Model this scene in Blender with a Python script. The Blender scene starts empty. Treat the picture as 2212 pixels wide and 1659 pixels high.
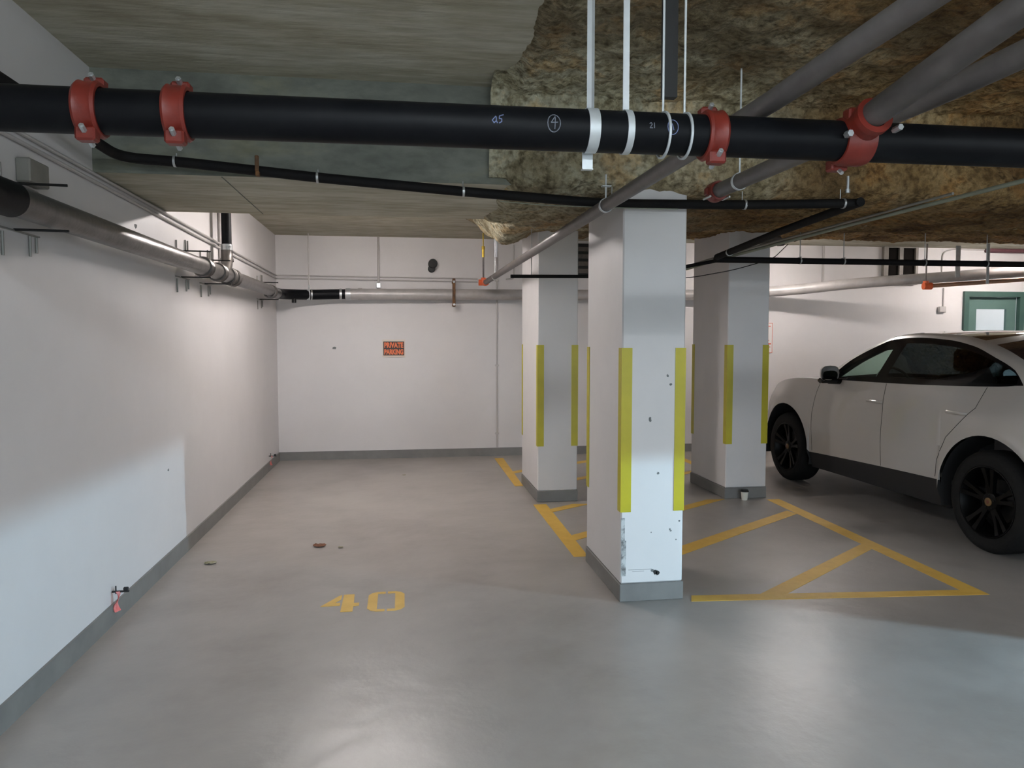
import bpy, math, random
from math import sin, cos, pi, radians, sqrt, exp
from mathutils import Vector, Matrix, noise
random.seed(4)
sc = bpy.context.scene
C = sc.collection
V = Vector

# ------------------------------------------------------------------ materials
def mat(name, col, rough=0.6, metal=0.0, bump=0.0, bscale=30.0, col2=None, cscale=4.0,
        contrast=(0.35, 0.65), spec=0.5, emit=None, estr=0.0, detail=6.0, coat=0.0, stretch=None, bdist=0.01):
    m = bpy.data.materials.new(name); m.use_nodes = True
    nt = m.node_tree; N = nt.nodes; L = nt.links
    b = N['Principled BSDF']
    b.inputs['Base Color'].default_value = (*col, 1)
    b.inputs['Roughness'].default_value = rough
    b.inputs['Metallic'].default_value = metal
    b.inputs['Specular IOR Level'].default_value = spec
    b.inputs['Coat Weight'].default_value = coat
    b.inputs['Coat Roughness'].default_value = 0.05
    tc = N.new('ShaderNodeTexCoord'); mp = N.new('ShaderNodeMapping')
    L.new(tc.outputs['Object'], mp.inputs['Vector'])
    if stretch: mp.inputs['Scale'].default_value = stretch
    if col2 is not None:
        n = N.new('ShaderNodeTexNoise'); n.inputs['Scale'].default_value = cscale; n.inputs['Detail'].default_value = detail
        n.inputs['Roughness'].default_value = 0.6
        r = N.new('ShaderNodeValToRGB')
        r.color_ramp.elements[0].position = contrast[0]; r.color_ramp.elements[0].color = (*col, 1)
        r.color_ramp.elements[1].position = contrast[1]; r.color_ramp.elements[1].color = (*col2, 1)
        L.new(mp.outputs[0], n.inputs['Vector']); L.new(n.outputs['Fac'], r.inputs['Fac'])
        L.new(r.outputs['Color'], b.inputs['Base Color'])
    if bump:
        n2 = N.new('ShaderNodeTexNoise'); n2.inputs['Scale'].default_value = bscale; n2.inputs['Detail'].default_value = 6
        bp = N.new('ShaderNodeBump'); bp.inputs['Strength'].default_value = bump; bp.inputs['Distance'].default_value = bdist
        L.new(mp.outputs[0], n2.inputs['Vector']); L.new(n2.outputs['Fac'], bp.inputs['Height'])
        L.new(bp.outputs['Normal'], b.inputs['Normal'])
    if emit:
        b.inputs['Emission Color'].default_value = (*emit, 1); b.inputs['Emission Strength'].default_value = estr
    return m

def glass(name, tint, rough=0.02):
    m = bpy.data.materials.new(name); m.use_nodes = True
    nt = m.node_tree; N = nt.nodes; L = nt.links
    for n in list(N):
        if n.type != 'OUTPUT_MATERIAL': N.remove(n)
    out = [n for n in N if n.type == 'OUTPUT_MATERIAL'][0]
    t = N.new('ShaderNodeBsdfTransparent'); t.inputs['Color'].default_value = (*tint, 1)
    g = N.new('ShaderNodeBsdfGlossy'); g.inputs['Roughness'].default_value = rough
    ge = N.new('ShaderNodeNewGeometry'); dt = N.new('ShaderNodeVectorMath'); dt.operation = 'DOT_PRODUCT'
    L.new(ge.outputs['Normal'], dt.inputs[0]); L.new(ge.outputs['Incoming'], dt.inputs[1])
    def mth(op, a, b=None):
        n = N.new('ShaderNodeMath'); n.operation = op; L.new(a, n.inputs[0])
        if b is not None: n.inputs[1].default_value = b
        return n.outputs[0]
    ab = mth('ABSOLUTE', dt.outputs['Value']); om = mth('SUBTRACT', ab, 1.0); om = mth('ABSOLUTE', om)
    fr = mth('ADD', mth('MULTIPLY', mth('POWER', om, 5.0), .96), .04)
    x = N.new('ShaderNodeMixShader')
    L.new(fr, x.inputs[0]); L.new(t.outputs[0], x.inputs[1]); L.new(g.outputs[0], x.inputs[2])
    L.new(x.outputs[0], out.inputs['Surface'])
    return m

def ramp_mat(name, stops, scale, rough, bump, bscale, bdist, stretch=(1, 1, 1), scale2=None, dark=None):
    """noise driven multi-stop colour with bump"""
    m = bpy.data.materials.new(name); m.use_nodes = True
    nt = m.node_tree; N = nt.nodes; L = nt.links
    b = N['Principled BSDF']; b.inputs['Roughness'].default_value = rough
    b.inputs['Specular IOR Level'].default_value = 0.3
    tc = N.new('ShaderNodeTexCoord'); mp = N.new('ShaderNodeMapping'); mp.inputs['Scale'].default_value = stretch
    L.new(tc.outputs['Object'], mp.inputs[0])
    n = N.new('ShaderNodeTexNoise'); n.inputs['Scale'].default_value = scale; n.inputs['Detail'].default_value = 8
    n.inputs['Roughness'].default_value = 0.65
    L.new(mp.outputs[0], n.inputs['Vector'])
    r = N.new('ShaderNodeValToRGB')
    while len(r.color_ramp.elements) < len(stops): r.color_ramp.elements.new(0.5)
    for e, (p, c) in zip(r.color_ramp.elements, stops): e.position = p; e.color = (*c, 1)
    L.new(n.outputs['Fac'], r.inputs['Fac'])
    col = r.outputs['Color']
    if scale2:
        n3 = N.new('ShaderNodeTexNoise'); n3.inputs['Scale'].default_value = scale2; n3.inputs['Detail'].default_value = 3
        L.new(mp.outputs[0], n3.inputs['Vector'])
        r3 = N.new('ShaderNodeValToRGB'); r3.color_ramp.elements[0].position = 0.38; r3.color_ramp.elements[1].position = 0.62
        L.new(n3.outputs['Fac'], r3.inputs['Fac'])
        mx = N.new('ShaderNodeMix'); mx.data_type = 'RGBA'; mx.blend_type = 'MULTIPLY'
        mx.inputs['Factor'].default_value = 1.0
        r3.color_ramp.elements[0].color = (*dark, 1); r3.color_ramp.elements[1].color = (1, 1, 1, 1)
        L.new(col, mx.inputs[6]); L.new(r3.outputs['Color'], mx.inputs[7]); col = mx.outputs[2]
    L.new(col, b.inputs['Base Color'])
    if bump:
        n2 = N.new('ShaderNodeTexNoise'); n2.inputs['Scale'].default_value = bscale; n2.inputs['Detail'].default_value = 8
        bp = N.new('ShaderNodeBump'); bp.inputs['Strength'].default_value = bump; bp.inputs['Distance'].default_value = bdist
        L.new(mp.outputs[0], n2.inputs['Vector']); L.new(n2.outputs['Fac'], bp.inputs['Height'])
        L.new(bp.outputs['Normal'], b.inputs['Normal'])
    return m

M = {}
M['wall'] = mat('white_wall_paint', (0.69, 0.665, 0.665), 0.5, bump=0.10, bscale=9, col2=(0.655, 0.632, 0.632), cscale=1.6, bdist=0.02)
M['column'] = mat('white_column_paint', (0.70, 0.68, 0.68), 0.5, bump=0.08, bscale=12, col2=(0.66, 0.645, 0.645), cscale=2.0)
M['floor'] = ramp_mat('grey_sealed_floor', [(0.3, (0.275, 0.25, 0.23)), (0.5, (0.34, 0.315, 0.295)), (0.72, (0.38, 0.355, 0.33))],
                      0.9, 0.34, 0.22, 7.0, 0.02, scale2=2.6, dark=(0.93, 0.93, 0.93))
M['floor'].node_tree.nodes['Principled BSDF'].inputs['Specular IOR Level'].default_value = 0.5
M['base'] = mat('grey_base_paint', (0.165, 0.16, 0.155), 0.5, bump=0.1, bscale=15, col2=(0.20, 0.195, 0.185), cscale=5)
M['slab'] = ramp_mat('board_marked_concrete', [(0.25, (0.34, 0.31, 0.24)), (0.45, (0.46, 0.44, 0.35)), (0.6, (0.52, 0.51, 0.43)), (0.8, (0.57, 0.54, 0.45))],
                     2.2, 0.85, 0.5, 6.0, 0.02, stretch=(0.5, 2.2, 2.2), scale2=9.0, dark=(0.8, 0.78, 0.74))
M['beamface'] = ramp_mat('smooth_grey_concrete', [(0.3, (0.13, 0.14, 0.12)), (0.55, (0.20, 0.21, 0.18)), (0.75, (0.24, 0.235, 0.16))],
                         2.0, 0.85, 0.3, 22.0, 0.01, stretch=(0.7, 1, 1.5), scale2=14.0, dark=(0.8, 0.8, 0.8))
M['insul'] = ramp_mat('sprayed_fibre_insulation', [(0.28, (0.20, 0.17, 0.10)), (0.42, (0.46, 0.42, 0.28)), (0.52, (0.58, 0.56, 0.42)), (0.62, (0.66, 0.52, 0.30)), (0.78, (0.80, 0.80, 0.68))],
                      3.2, 0.95, 1.0, 17.0, 0.09, scale2=1.1, dark=(0.42, 0.36, 0.30))
def tint_insul(m):
    nt = m.node_tree; N = nt.nodes; L = nt.links; b = N['Principled BSDF']
    src = b.inputs['Base Color'].links[0].from_socket
    tc = N.new('ShaderNodeTexCoord'); sp = N.new('ShaderNodeSeparateXYZ'); L.new(tc.outputs['Object'], sp.inputs[0])
    n = N.new('ShaderNodeTexNoise'); n.inputs['Scale'].default_value = 1.3; n.inputs['Detail'].default_value = 4; L.new(tc.outputs['Object'], n.inputs['Vector'])
    ad = N.new('ShaderNodeMath'); ad.operation = 'MULTIPLY_ADD'; ad.inputs[1].default_value = 5.0; L.new(n.outputs['Fac'], ad.inputs[0]); L.new(sp.outputs['X'], ad.inputs[2])
    mr = N.new('ShaderNodeMapRange'); mr.inputs['From Min'].default_value = 3.3; mr.inputs['From Max'].default_value = 5.4; L.new(ad.outputs[0], mr.inputs['Value'])
    mx = N.new('ShaderNodeMix'); mx.data_type = 'RGBA'; mx.blend_type = 'MULTIPLY'; mx.inputs[7].default_value = (.72, .50, .30, 1)
    L.new(mr.outputs[0], mx.inputs['Factor']); L.new(src, mx.inputs[6])
    # small dark specks: shade of the spray's crevices painted into the colour
    v = N.new('ShaderNodeTexNoise'); v.inputs['Scale'].default_value = 26; v.inputs['Detail'].default_value = 5; L.new(tc.outputs['Object'], v.inputs['Vector'])
    r = N.new('ShaderNodeValToRGB'); r.color_ramp.elements[0].position = .30; r.color_ramp.elements[0].color = (.38, .35, .30, 1); r.color_ramp.elements[1].position = .56; r.color_ramp.elements[1].color = (1.0, 1.0, 1.0, 1)
    L.new(v.outputs['Fac'], r.inputs['Fac'])
    m2 = N.new('ShaderNodeMix'); m2.data_type = 'RGBA'; m2.blend_type = 'MULTIPLY'; m2.inputs['Factor'].default_value = 1
    L.new(mx.outputs[2], m2.inputs[6]); L.new(r.outputs['Color'], m2.inputs[7]); L.new(m2.outputs[2], b.inputs['Base Color'])
tint_insul(M['insul'])
M['yellow'] = mat('yellow_floor_paint', (0.62, 0.37, 0.045), 0.5, bump=0.1, bscale=20, col2=(0.70, 0.44, 0.07), cscale=8)
M['guard'] = mat('yellow_corner_strip', (0.46, 0.40, 0.008), 0.4, col2=(0.52, 0.45, 0.01), cscale=6)
M['blackpipe'] = mat('black_painted_pipe', (0.003, 0.0035, 0.005), 0.5, spec=0.14, col2=(0.005, 0.0055, 0.007), cscale=10, bump=0.05, bscale=40)
M['blackhose'] = mat('black_foam_pipe', (0.005, 0.005, 0.006), 0.7, spec=.2, bump=0.1, bscale=60, col2=(0.008, 0.007, 0.007), cscale=8)
M['castgrey'] = mat('grey_cast_pipe', (0.10, 0.092, 0.088), 0.33, 0.5, bump=0.15, bscale=30, col2=(0.15, 0.137, 0.13), cscale=9)
M['palegrey'] = mat('pale_grey_pipe', (0.47, 0.45, 0.44), 0.35, 0.08, col2=(0.38, 0.36, 0.35), cscale=6)
M['sprgrey'] = mat('brown_grey_steel_pipe', (0.11, 0.098, 0.094), 0.45, 0.2, col2=(0.14, 0.125, 0.12), cscale=10)
M['steel'] = mat('galvanised_steel', (0.55, 0.57, 0.58), 0.38, 0.7, col2=(0.47, 0.49, 0.5), cscale=20)
M['darksteel'] = mat('dark_steel', (0.09, 0.08, 0.075), 0.5, 0.5, col2=(0.13, 0.11, 0.10), cscale=20)
M['band'] = mat('zinc_band', (0.62, 0.66, 0.68), 0.45, 0.35, col2=(0.55, 0.58, 0.60), cscale=14)
M['red'] = mat('red_coupling_paint', (0.19, 0.020, 0.011), 0.45, col2=(0.15, 0.016, 0.010), cscale=18, bump=0.1, bscale=50)
M['orange'] = mat('orange_fitting_paint', (0.85, 0.16, 0.05), 0.45, col2=(0.75, 0.13, 0.04), cscale=20)
M['copper'] = mat('copper_orange_pipe', (0.55, 0.30, 0.19), 0.35, 0.5, col2=(0.42, 0.25, 0.17), cscale=8)
M['rust'] = mat('rusty_clip', (0.07, 0.045, 0.03), 0.7, 0.2, col2=(0.22, 0.10, 0.035), cscale=12)
M['brass'] = mat('brass', (0.6, 0.42, 0.06), 0.35, 0.8)
M['conduit'] = mat('white_painted_conduit', (0.50, 0.475, 0.46), 0.45, col2=(0.45, 0.43, 0.42), cscale=5)
M['greyconduit'] = mat('grey_conduit', (0.22, 0.22, 0.20), 0.45, 0.3, col2=(0.28, 0.27, 0.25), cscale=6)
M['palegreen'] = mat('pale_green_conduit', (0.30, 0.33, 0.26), 0.45, 0.2, col2=(0.25, 0.27, 0.22), cscale=6)
M['chalk'] = mat('chalk_marking', (0.20, 0.22, 0.26), 0.9, col2=(0.12, 0.13, 0.16), cscale=120)
M['chalkblue'] = mat('blue_chalk_marking', (0.16, 0.20, 0.36), 0.9)
M['black'] = mat('matt_black', (0.008, 0.008, 0.008), 0.6)
M['blackplastic'] = mat('black_plastic', (0.014, 0.014, 0.015), 0.5, bump=0.05, bscale=80)
M['signorange'] = mat('orange_sign_print', (0.80, 0.17, 0.05), 0.45)
M['signblack'] = mat('black_sign_print', (0.02, 0.008, 0.006), 0.45)
M['cream'] = mat('cream_sign_edge', (0.68, 0.60, 0.52), 0.5)
M['paper'] = mat('white_notice', (0.72, 0.69, 0.67), 0.5)
M['redprint'] = mat('red_print', (0.62, 0.12, 0.07), 0.6)
M['burgundy'] = mat('burgundy_pipe', (0.09, 0.035, 0.045), 0.45, col2=(0.12, 0.05, 0.06), cscale=10)
M['green'] = mat('green_door_paint', (0.085, 0.15, 0.135), 0.4, col2=(0.10, 0.17, 0.15), cscale=4)
M['greenframe'] = mat('dark_green_frame_paint', (0.04, 0.085, 0.075), 0.4, col2=(0.05, 0.10, 0.085), cscale=4)
M['winframe'] = mat('beige_grille_frame', (0.24, 0.22, 0.19), 0.5, col2=(0.20, 0.18, 0.16), cscale=8)
M['winpane'] = mat('dark_grille_mesh', (0.012, 0.010, 0.009), 0.9, spec=.1)
M['chip'] = mat('chipped_paint_mark', (0.16, 0.17, 0.17), 0.8)
M['chipdark'] = mat('dark_gouge', (0.02, 0.02, 0.02), 0.8)
M['scuff'] = mat('grey_scuffed_concrete', (0.13, 0.13, 0.13), 0.8, col2=(0.55, 0.56, 0.56), cscale=22, contrast=(0.38, 0.58))
M['cup'] = mat('white_paper_cup', (0.72, 0.70, 0.62), 0.6)
M['redtag'] = mat('red_ribbon', (0.75, 0.13, 0.13), 0.6, col2=(0.85, 0.35, 0.33), cscale=30)
M['leafbrown'] = mat('dry_leaf', (0.10, 0.035, 0.015), 0.8, col2=(0.18, 0.07, 0.03), cscale=40)
M['leafgreen'] = mat('pale_dead_leaf', (0.20, 0.20, 0.10), 0.8, col2=(0.35, 0.33, 0.24), cscale=40)
# car
M['carpaint'] = mat('chalk_grey_car_paint', (0.47, 0.445, 0.42), 0.28, 0.0, coat=0.8, col2=(0.48, 0.455, 0.43), cscale=3)
M['carblack'] = mat('black_window_trim', (0.005, 0.005, 0.006), 0.10, spec=.25)
M['cladding'] = mat('dark_grey_cladding', (0.012, 0.012, 0.013), 0.7)
M['roofglass'] = mat('dark_roof_glass', (0.02, 0.014, 0.02), 0.08, coat=1.0)
M['clearglass'] = glass('green_tinted_glass', (0.60, 0.73, 0.67))
M['darkglass'] = glass('privacy_glass', (0.035, 0.04, 0.045))
M['seam'] = mat('panel_gap', (0.03, 0.028, 0.026), 0.8)
M['rubber'] = mat('tyre_rubber', (0.009, 0.009, 0.009), 0.8, spec=.2, bump=0.2, bscale=80)
M['rim'] = mat('gloss_black_rim', (0.003, 0.003, 0.003), 0.4, 0.0, spec=.12)
M['disc'] = mat('brake_disc_steel', (0.012, 0.012, 0.012), 0.5, 0.5)
M['gold'] = mat('gold_centre_cap', (0.17, 0.105, 0.04), 0.4, 0.3)
M['crestred'] = mat('crest_red', (0.12, 0.03, 0.02), 0.5)
M['chrome'] = mat('chrome', (0.8, 0.8, 0.8), 0.1, 1.0)
M['mirrorglass'] = mat('mirror_glass', (0.7, 0.72, 0.72), 0.03, 1.0)
M['interior'] = mat('black_leather', (0.016, 0.016, 0.018), 0.55, bump=0.1, bscale=50)
M['interior2'] = mat('grey_trim', (0.20, 0.21, 0.21), 0.5)
M['taillight'] = mat('red_tail_lens', (0.25, 0.01, 0.01), 0.1, coat=1)
M['headlens'] = mat('headlamp_lens', (0.35, 0.36, 0.38), 0.1, coat=1)
M['lampwarm'] = mat('warm_tube', (0.9, 0.9, 0.9), 0.5, emit=(1.0, 0.925, 0.90), estr=117)
M['lampwarm2'] = mat('warm_tube_dimmer', (0.9, 0.9, 0.9), 0.5, emit=(1.0, 0.92, 0.88), estr=95)  # warm tube with weaker, slightly warmer emission
M['lampcool'] = mat('cool_tube', (0.9, 0.9, 0.9), 0.5, emit=(0.86, 0.94, 1.0), estr=95)
M['lampcor'] = mat('corridor_tube', (0.9, 0.9, 0.9), 0.5, emit=(1.0, 0.95, 0.92), estr=45)
M['lampleft'] = mat('cool_tube_bright', (0.9, 0.9, 0.9), 0.5, emit=(0.80, 0.91, 1.0), estr=260)
M['white'] = mat('white_enamel', (0.75, 0.75, 0.74), 0.35)

# ------------------------------------------------------------------ mesh helpers
SPLIT = {'bolt', 'bracket_bar', 'wall_rod', 'nut', 'saddle', 'louvre', 'window_trim', 'lug_nut', 'formwork_joint', 'bumper_lower'}
class MB:
    def __init__(s): s.v = []; s.f = []; s.m = []
    def add(s, vs, fs, mi=0):
        o = len(s.v); s.v += [tuple(p) for p in vs]
        for f in fs: s.f.append(tuple(i + o for i in f)); s.m.append(mi)
        return s
    def box(s, x0, x1, y0, y1, z0, z1, mi=0, bev=0.0):
        if bev <= 0:
            vs = [(x, y, z) for z in (z0, z1) for y in (y0, y1) for x in (x0, x1)]
            return s.add(vs, [(0, 2, 3, 1), (4, 5, 7, 6), (0, 1, 5, 4), (2, 6, 7, 3), (0, 4, 6, 2), (1, 3, 7, 5)], mi)
        c = V(((x0 + x1) / 2, (y0 + y1) / 2, (z0 + z1) / 2)); b = bev
        # chamfered box: 24 verts
        hx, hy, hz = (x1 - x0) / 2, (y1 - y0) / 2, (z1 - z0) / 2
        vs = []; idx = {}
        for sx in (-1, 1):
            for sy in (-1, 1):
                for sz in (-1, 1):
                    for k in range(3):
                        d = [b, b, b]; d[k] = 0
                        idx[(sx, sy, sz, k)] = len(vs)
                        vs.append((c.x + sx * (hx - d[0]), c.y + sy * (hy - d[1]), c.z + sz * (hz - d[2])))
        fs = []
        for k in range(3):
            for sg in (-1, 1):
                a = [(-1, -1), (1, -1), (1, 1), (-1, 1)]; q = []
                for u, w in a:
                    t = [0, 0, 0]; t[k] = sg; t[(k + 1) % 3] = u; t[(k + 2) % 3] = w
                    q.append(idx[(t[0], t[1], t[2], k)])
                fs.append(tuple(q) if sg > 0 else tuple(reversed(q)))
        for k in range(3):
            k1, k2 = (k + 1) % 3, (k + 2) % 3
            for u in (-1, 1):
                for w in (-1, 1):
                    t0 = [0, 0, 0]; t1 = [0, 0, 0]
                    t0[k] = -1; t1[k] = 1; t0[k1] = t1[k1] = u; t0[k2] = t1[k2] = w
                    q = (idx[(*t0, k1)], idx[(*t1, k1)], idx[(*t1, k2)], idx[(*t0, k2)])
                    fs.append(q if u * w > 0 else tuple(reversed(q)))
        for sx in (-1, 1):
            for sy in (-1, 1):
                for sz in (-1, 1):
                    q = tuple(idx[(sx, sy, sz, k)] for k in range(3))
                    fs.append(q if sx * sy * sz > 0 else tuple(reversed(q)))
        return s.add(vs, fs, mi)
    def tube(s, pts, r, n=16, mi=0, cap=True, bend=0.0, rs=None):
        pts = [V(p) for p in pts]
        if bend > 0 and len(pts) > 2:
            q = [pts[0]]
            for i in range(1, len(pts) - 1):
                a, b, c = pts[i - 1], pts[i], pts[i + 1]
                d1 = (a - b); d2 = (c - b); k = min(bend, d1.length * .49, d2.length * .49)
                p0 = b + d1.normalized() * k; p1 = b + d2.normalized() * k
                for j in range(7):
                    t = j / 6; q.append((1 - t) ** 2 * p0 + 2 * t * (1 - t) * b + t * t * p1)
            q.append(pts[-1]); pts = q
        m = len(pts); vs = []
        t0 = (pts[1] - pts[0]).normalized()
        up = V((0, 0, 1)) if abs(t0.z) < .9 else V((1, 0, 0))
        nrm = t0.cross(up).normalized()
        for i, p in enumerate(pts):
            t = ((pts[min(i + 1, m - 1)] - pts[max(i - 1, 0)])).normalized()
            nrm = (nrm - t * nrm.dot(t)).normalized(); bn = t.cross(nrm)
            rr = rs[i] if rs else r
            for k in range(n):
                a = 2 * pi * k / n; vs.append(p + (nrm * cos(a) + bn * sin(a)) * rr)
        fs = []
        for i in range(m - 1):
            for k in range(n):
                fs.append((i * n + k, i * n + (k + 1) % n, (i + 1) * n + (k + 1) % n, (i + 1) * n + k))
        if cap: fs += [tuple(range(n - 1, -1, -1)), tuple((m - 1) * n + k for k in range(n))]
        return s.add(vs, fs, mi)
    def lathe(s, o, axis, prof, n=24, mi=0, a0=0, a1=2 * pi):
        """prof: list of (t along axis, radius)"""
        o = V(o); ax = V(axis).normalized(); up = V((0, 0, 1)) if abs(ax.z) < .9 else V((1, 0, 0))
        u = ax.cross(up).normalized(); w = ax.cross(u)
        full = abs(a1 - a0 - 2 * pi) < 1e-6; nn = n if full else n + 1; vs = []
        for t, r in prof:
            for k in range(nn):
                a = a0 + (a1 - a0) * k / n; vs.append(o + ax * t + (u * cos(a) + w * sin(a)) * r)
        fs = []
        for i in range(len(prof) - 1):
            for k in range(n):
                k2 = (k + 1) % nn
                fs.append((i * nn + k, i * nn + k2, (i + 1) * nn + k2, (i + 1) * nn + k))
        return s.add(vs, fs, mi)
    def ring(s, o, axis, r, w, th=0.004, n=28, mi=0, a0=0, a1=2 * pi):
        pr = [(-w / 2, r), (-w / 2, r + th), (w / 2, r + th), (w / 2, r), (-w / 2, r)]
        return s.lathe(o, axis, pr, n, mi, a0, a1)
    def prism(s, poly, z0, z1, mi=0, f=lambda x, y, z: (x, y, z)):
        n = len(poly); vs = [f(x, y, z0) for x, y in poly] + [f(x, y, z1) for x, y in poly]
        fs = [tuple(range(n - 1, -1, -1)), tuple(range(n, 2 * n))]
        fs += [(i, (i + 1) % n, n + (i + 1) % n, n + i) for i in range(n)]
        return s.add(vs, fs, mi)
    def ball(s, o, r, n=14, mi=0, sc_=(1, 1, 1)):
        o = V(o); vs = []; fs = []; h = n // 2
        for i in range(h + 1):
            a = pi * i / h
            for k in range(n):
                b = 2 * pi * k / n
                vs.append((o.x + r * sc_[0] * sin(a) * cos(b), o.y + r * sc_[1] * sin(a) * sin(b), o.z + r * sc_[2] * cos(a)))
        for i in range(h):
            for k in range(n): fs.append((i * n + k, (i + 1) * n + k, (i + 1) * n + (k + 1) % n, i * n + (k + 1) % n))
        return s.add(vs, fs, mi)
    def groups(s):
        par = list(range(len(s.v)))
        def find(i):
            while par[i] != i: par[i] = par[par[i]]; i = par[i]
            return i
        for f in s.f:
            r0 = find(f[0])
            for i in f[1:]: par[find(i)] = r0
        comp = {}
        for i in range(len(s.v)): comp.setdefault(find(i), []).append(i)
        items = []
        for r, ids in comp.items():
            bb = [(min(s.v[i][k] for i in ids), max(s.v[i][k] for i in ids)) for k in range(3)]
            items.append([bb, {r}])
        again = True; e = .002
        while again:
            again = False
            for a in range(len(items)):
                for b in range(a + 1, len(items)):
                    A, B = items[a][0], items[b][0]
                    if all(A[k][0] - e <= B[k][1] and B[k][0] - e <= A[k][1] for k in range(3)):
                        items[a][0] = [(min(A[k][0], B[k][0]), max(A[k][1], B[k][1])) for k in range(3)]
                        items[a][1] |= items[b][1]; items.pop(b); again = True; break
                if again: break
        out = []
        for bb, rs in items:
            q = MB(); mp = {}
            for f, mi in zip(s.f, s.m):
                if find(f[0]) in rs:
                    g = []
                    for i in f:
                        if i not in mp: mp[i] = len(q.v); q.v.append(s.v[i])
                        g.append(mp[i])
                    q.f.append(tuple(g)); q.m.append(mi)
            out.append(q)
        return out
    def build(s, name, mats, parent=None, smooth=True, ang=35, label=None):
        if name in SPLIT:
            gs = s.groups()
            if len(gs) > 1: return [g.build_one(name, mats, parent, smooth, ang, label) for g in gs][0]
        return s.build_one(name, mats, parent, smooth, ang, label)
    def build_one(s, name, mats, parent=None, smooth=True, ang=35, label=None):
        me = bpy.data.meshes.new(name); me.from_pydata(s.v, [], s.f)
        mats = mats if isinstance(mats, (list, tuple)) else [mats]
        for m in mats: me.materials.append(m)
        if len(mats) > 1: me.polygons.foreach_set('material_index', s.m)
        me.validate()
        if smooth:
            me.shade_smooth(); me.set_sharp_from_angle(angle=radians(ang))
        me.update()
        o = bpy.data.objects.new(name, me); C.objects.link(o)
        if parent: o.parent = parent
        if label: o['label'] = label
        return o

def tag(o, label=None, cat=None, group=None, kind=None):
    if label: o['label'] = label
    if cat: o['category'] = cat
    if group: o['group'] = group
    if kind: o['kind'] = kind
    return o
def thing(name, label, cat, loc=(0, 0, 0), group=None, rz=0):
    o = bpy.data.objects.new(name, None); C.objects.link(o); o.location = loc; o.rotation_euler = (0, 0, rz)
    o.empty_display_size = 0.1
    return tag(o, label, cat, group)
class P:
    """part builder whose points are given in the world and stored relative to its thing"""
    pass
def rel(mb, o):
    l = o.location
    mb.v = [(x - l.x, y - l.y, z - l.z) for x, y, z in mb.v]; return mb
def part(name, mb, m, parent, **k): return rel(mb, parent).build(name, m, parent, **k)
def solo(name, mb, m, label, cat, org, group=None, **k):
    mb.v = [(x - org[0], y - org[1], z - org[2]) for x, y, z in mb.v]
    o = mb.build(name, m, **k); o.location = org; return tag(o, label, cat, group)
def struct(name, mb, m, parent=None, **k):
    o = mb.build(name, m, parent, **k)
    if not parent: o['kind'] = 'structure'
    return o
def copy_tree(o, parent=None):
    c = o.copy(); C.objects.link(c)
    if parent: c.parent = parent
    for ch in [x for x in bpy.data.objects if x.parent == o]: copy_tree(ch, c)
    return c

# ------------------------------------------------------------------ room shell
XL, XR, YB, YF = -1.64, 12.5, 10.11, -5.0
HN, HB, HS = 3.05, 2.50, 2.97       # near slab, beam soffit, far slab
BY0, BY1 = 4.32, 5.56
struct('floor', MB().box(-8.2, XR + .2, YF - .2, YB + .2, -0.15, 0.0), M['floor'], smooth=False)
struct('wall_left', MB().box(XL - .2, XL, 1.2, YB, 0, 3.2), M['wall'], smooth=False)
struct('wall_aisle', MB().box(-8.2, -8.0, YF, 1.4, 0, 3.2).box(-8, XL - .2, 1.2, 1.4, 0, 3.2), M['wall'], smooth=False)
struct('wall_right', MB().box(XR, XR + .2, YF, YB, 0, 3.2), M['wall'], smooth=False)
# unseen entrance opening added behind the camera to let in soft daylight fill
struct('wall_front', MB().box(-8, -1.2, YF - .2, YF, 0, 3.2).box(8.5, XR, YF - .2, YF, 0, 3.2).box(-1.2, 8.5, YF - .2, YF, 2.75, 3.2), M['wall'], smooth=False)
struct('floor', MB().box(-8, 16, YF - 12, YF - .2, -0.15, -0.01), M['slab'], smooth=False)
DX0, DX1, DZ = 8.38, 9.34, 2.30
wb = MB().box(XL - .2, DX0, YB, YB + .2, 0, 3.2).box(DX1, XR + .2, YB, YB + .2, 0, 3.2).box(DX0, DX1, YB, YB + .2, DZ, 3.2)
struct('wall_back', wb, M['wall'], smooth=False)
# ceiling : near slab, transverse beam with its face, far slab
struct('ceiling', MB().box(-8.2, XR + .2, YF - .2, BY0, HN, 3.3, 0), M['slab'], smooth=False)
ceiling = struct('ceiling', MB().box(XL - .2, XR + .2, BY1, YB + .2, HS, 3.3, 0), M['slab'], smooth=False)
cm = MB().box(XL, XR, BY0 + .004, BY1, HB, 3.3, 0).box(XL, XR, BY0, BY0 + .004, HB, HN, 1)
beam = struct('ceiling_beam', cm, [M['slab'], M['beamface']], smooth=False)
# form-board joints on the beam soffit
# sprayed insulation over the right part
def sstep(a, b, x):
    t = max(0, min(1, (x - a) / (b - a))); return t * t * (3 - 2 * t)
prof = [(-3.0, 3.02), (0.5, 3.02), (3.9, 3.02), (4.17, 2.98), (4.235, 2.75), (4.25, 2.52), (4.33, 2.475), (5.6, 2.49), (6.3, 2.585), (6.95, 2.68),
        (7.9, 2.725), (8.15, 2.77), (8.35, 2.85), (8.5, 2.95), (8.56, 3.0)]
seg = [0]
for a, b in zip(prof, prof[1:]): seg.append(seg[-1] + math.hypot(b[0] - a[0], b[1] - a[1]))
def pf(t):
    for i in range(len(prof) - 1):
        if t <= seg[i + 1] or i == len(prof) - 2:
            k = (t - seg[i]) / (seg[i + 1] - seg[i]); a, b = prof[i], prof[i + 1]
            d = V((0, b[0] - a[0], b[1] - a[1])).normalized()
            return a[0] + (b[0] - a[0]) * k, a[1] + (b[1] - a[1]) * k, V((0, d.z, -d.y)) if d.y >= 0 else V((0, d.z, -d.y))
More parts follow.
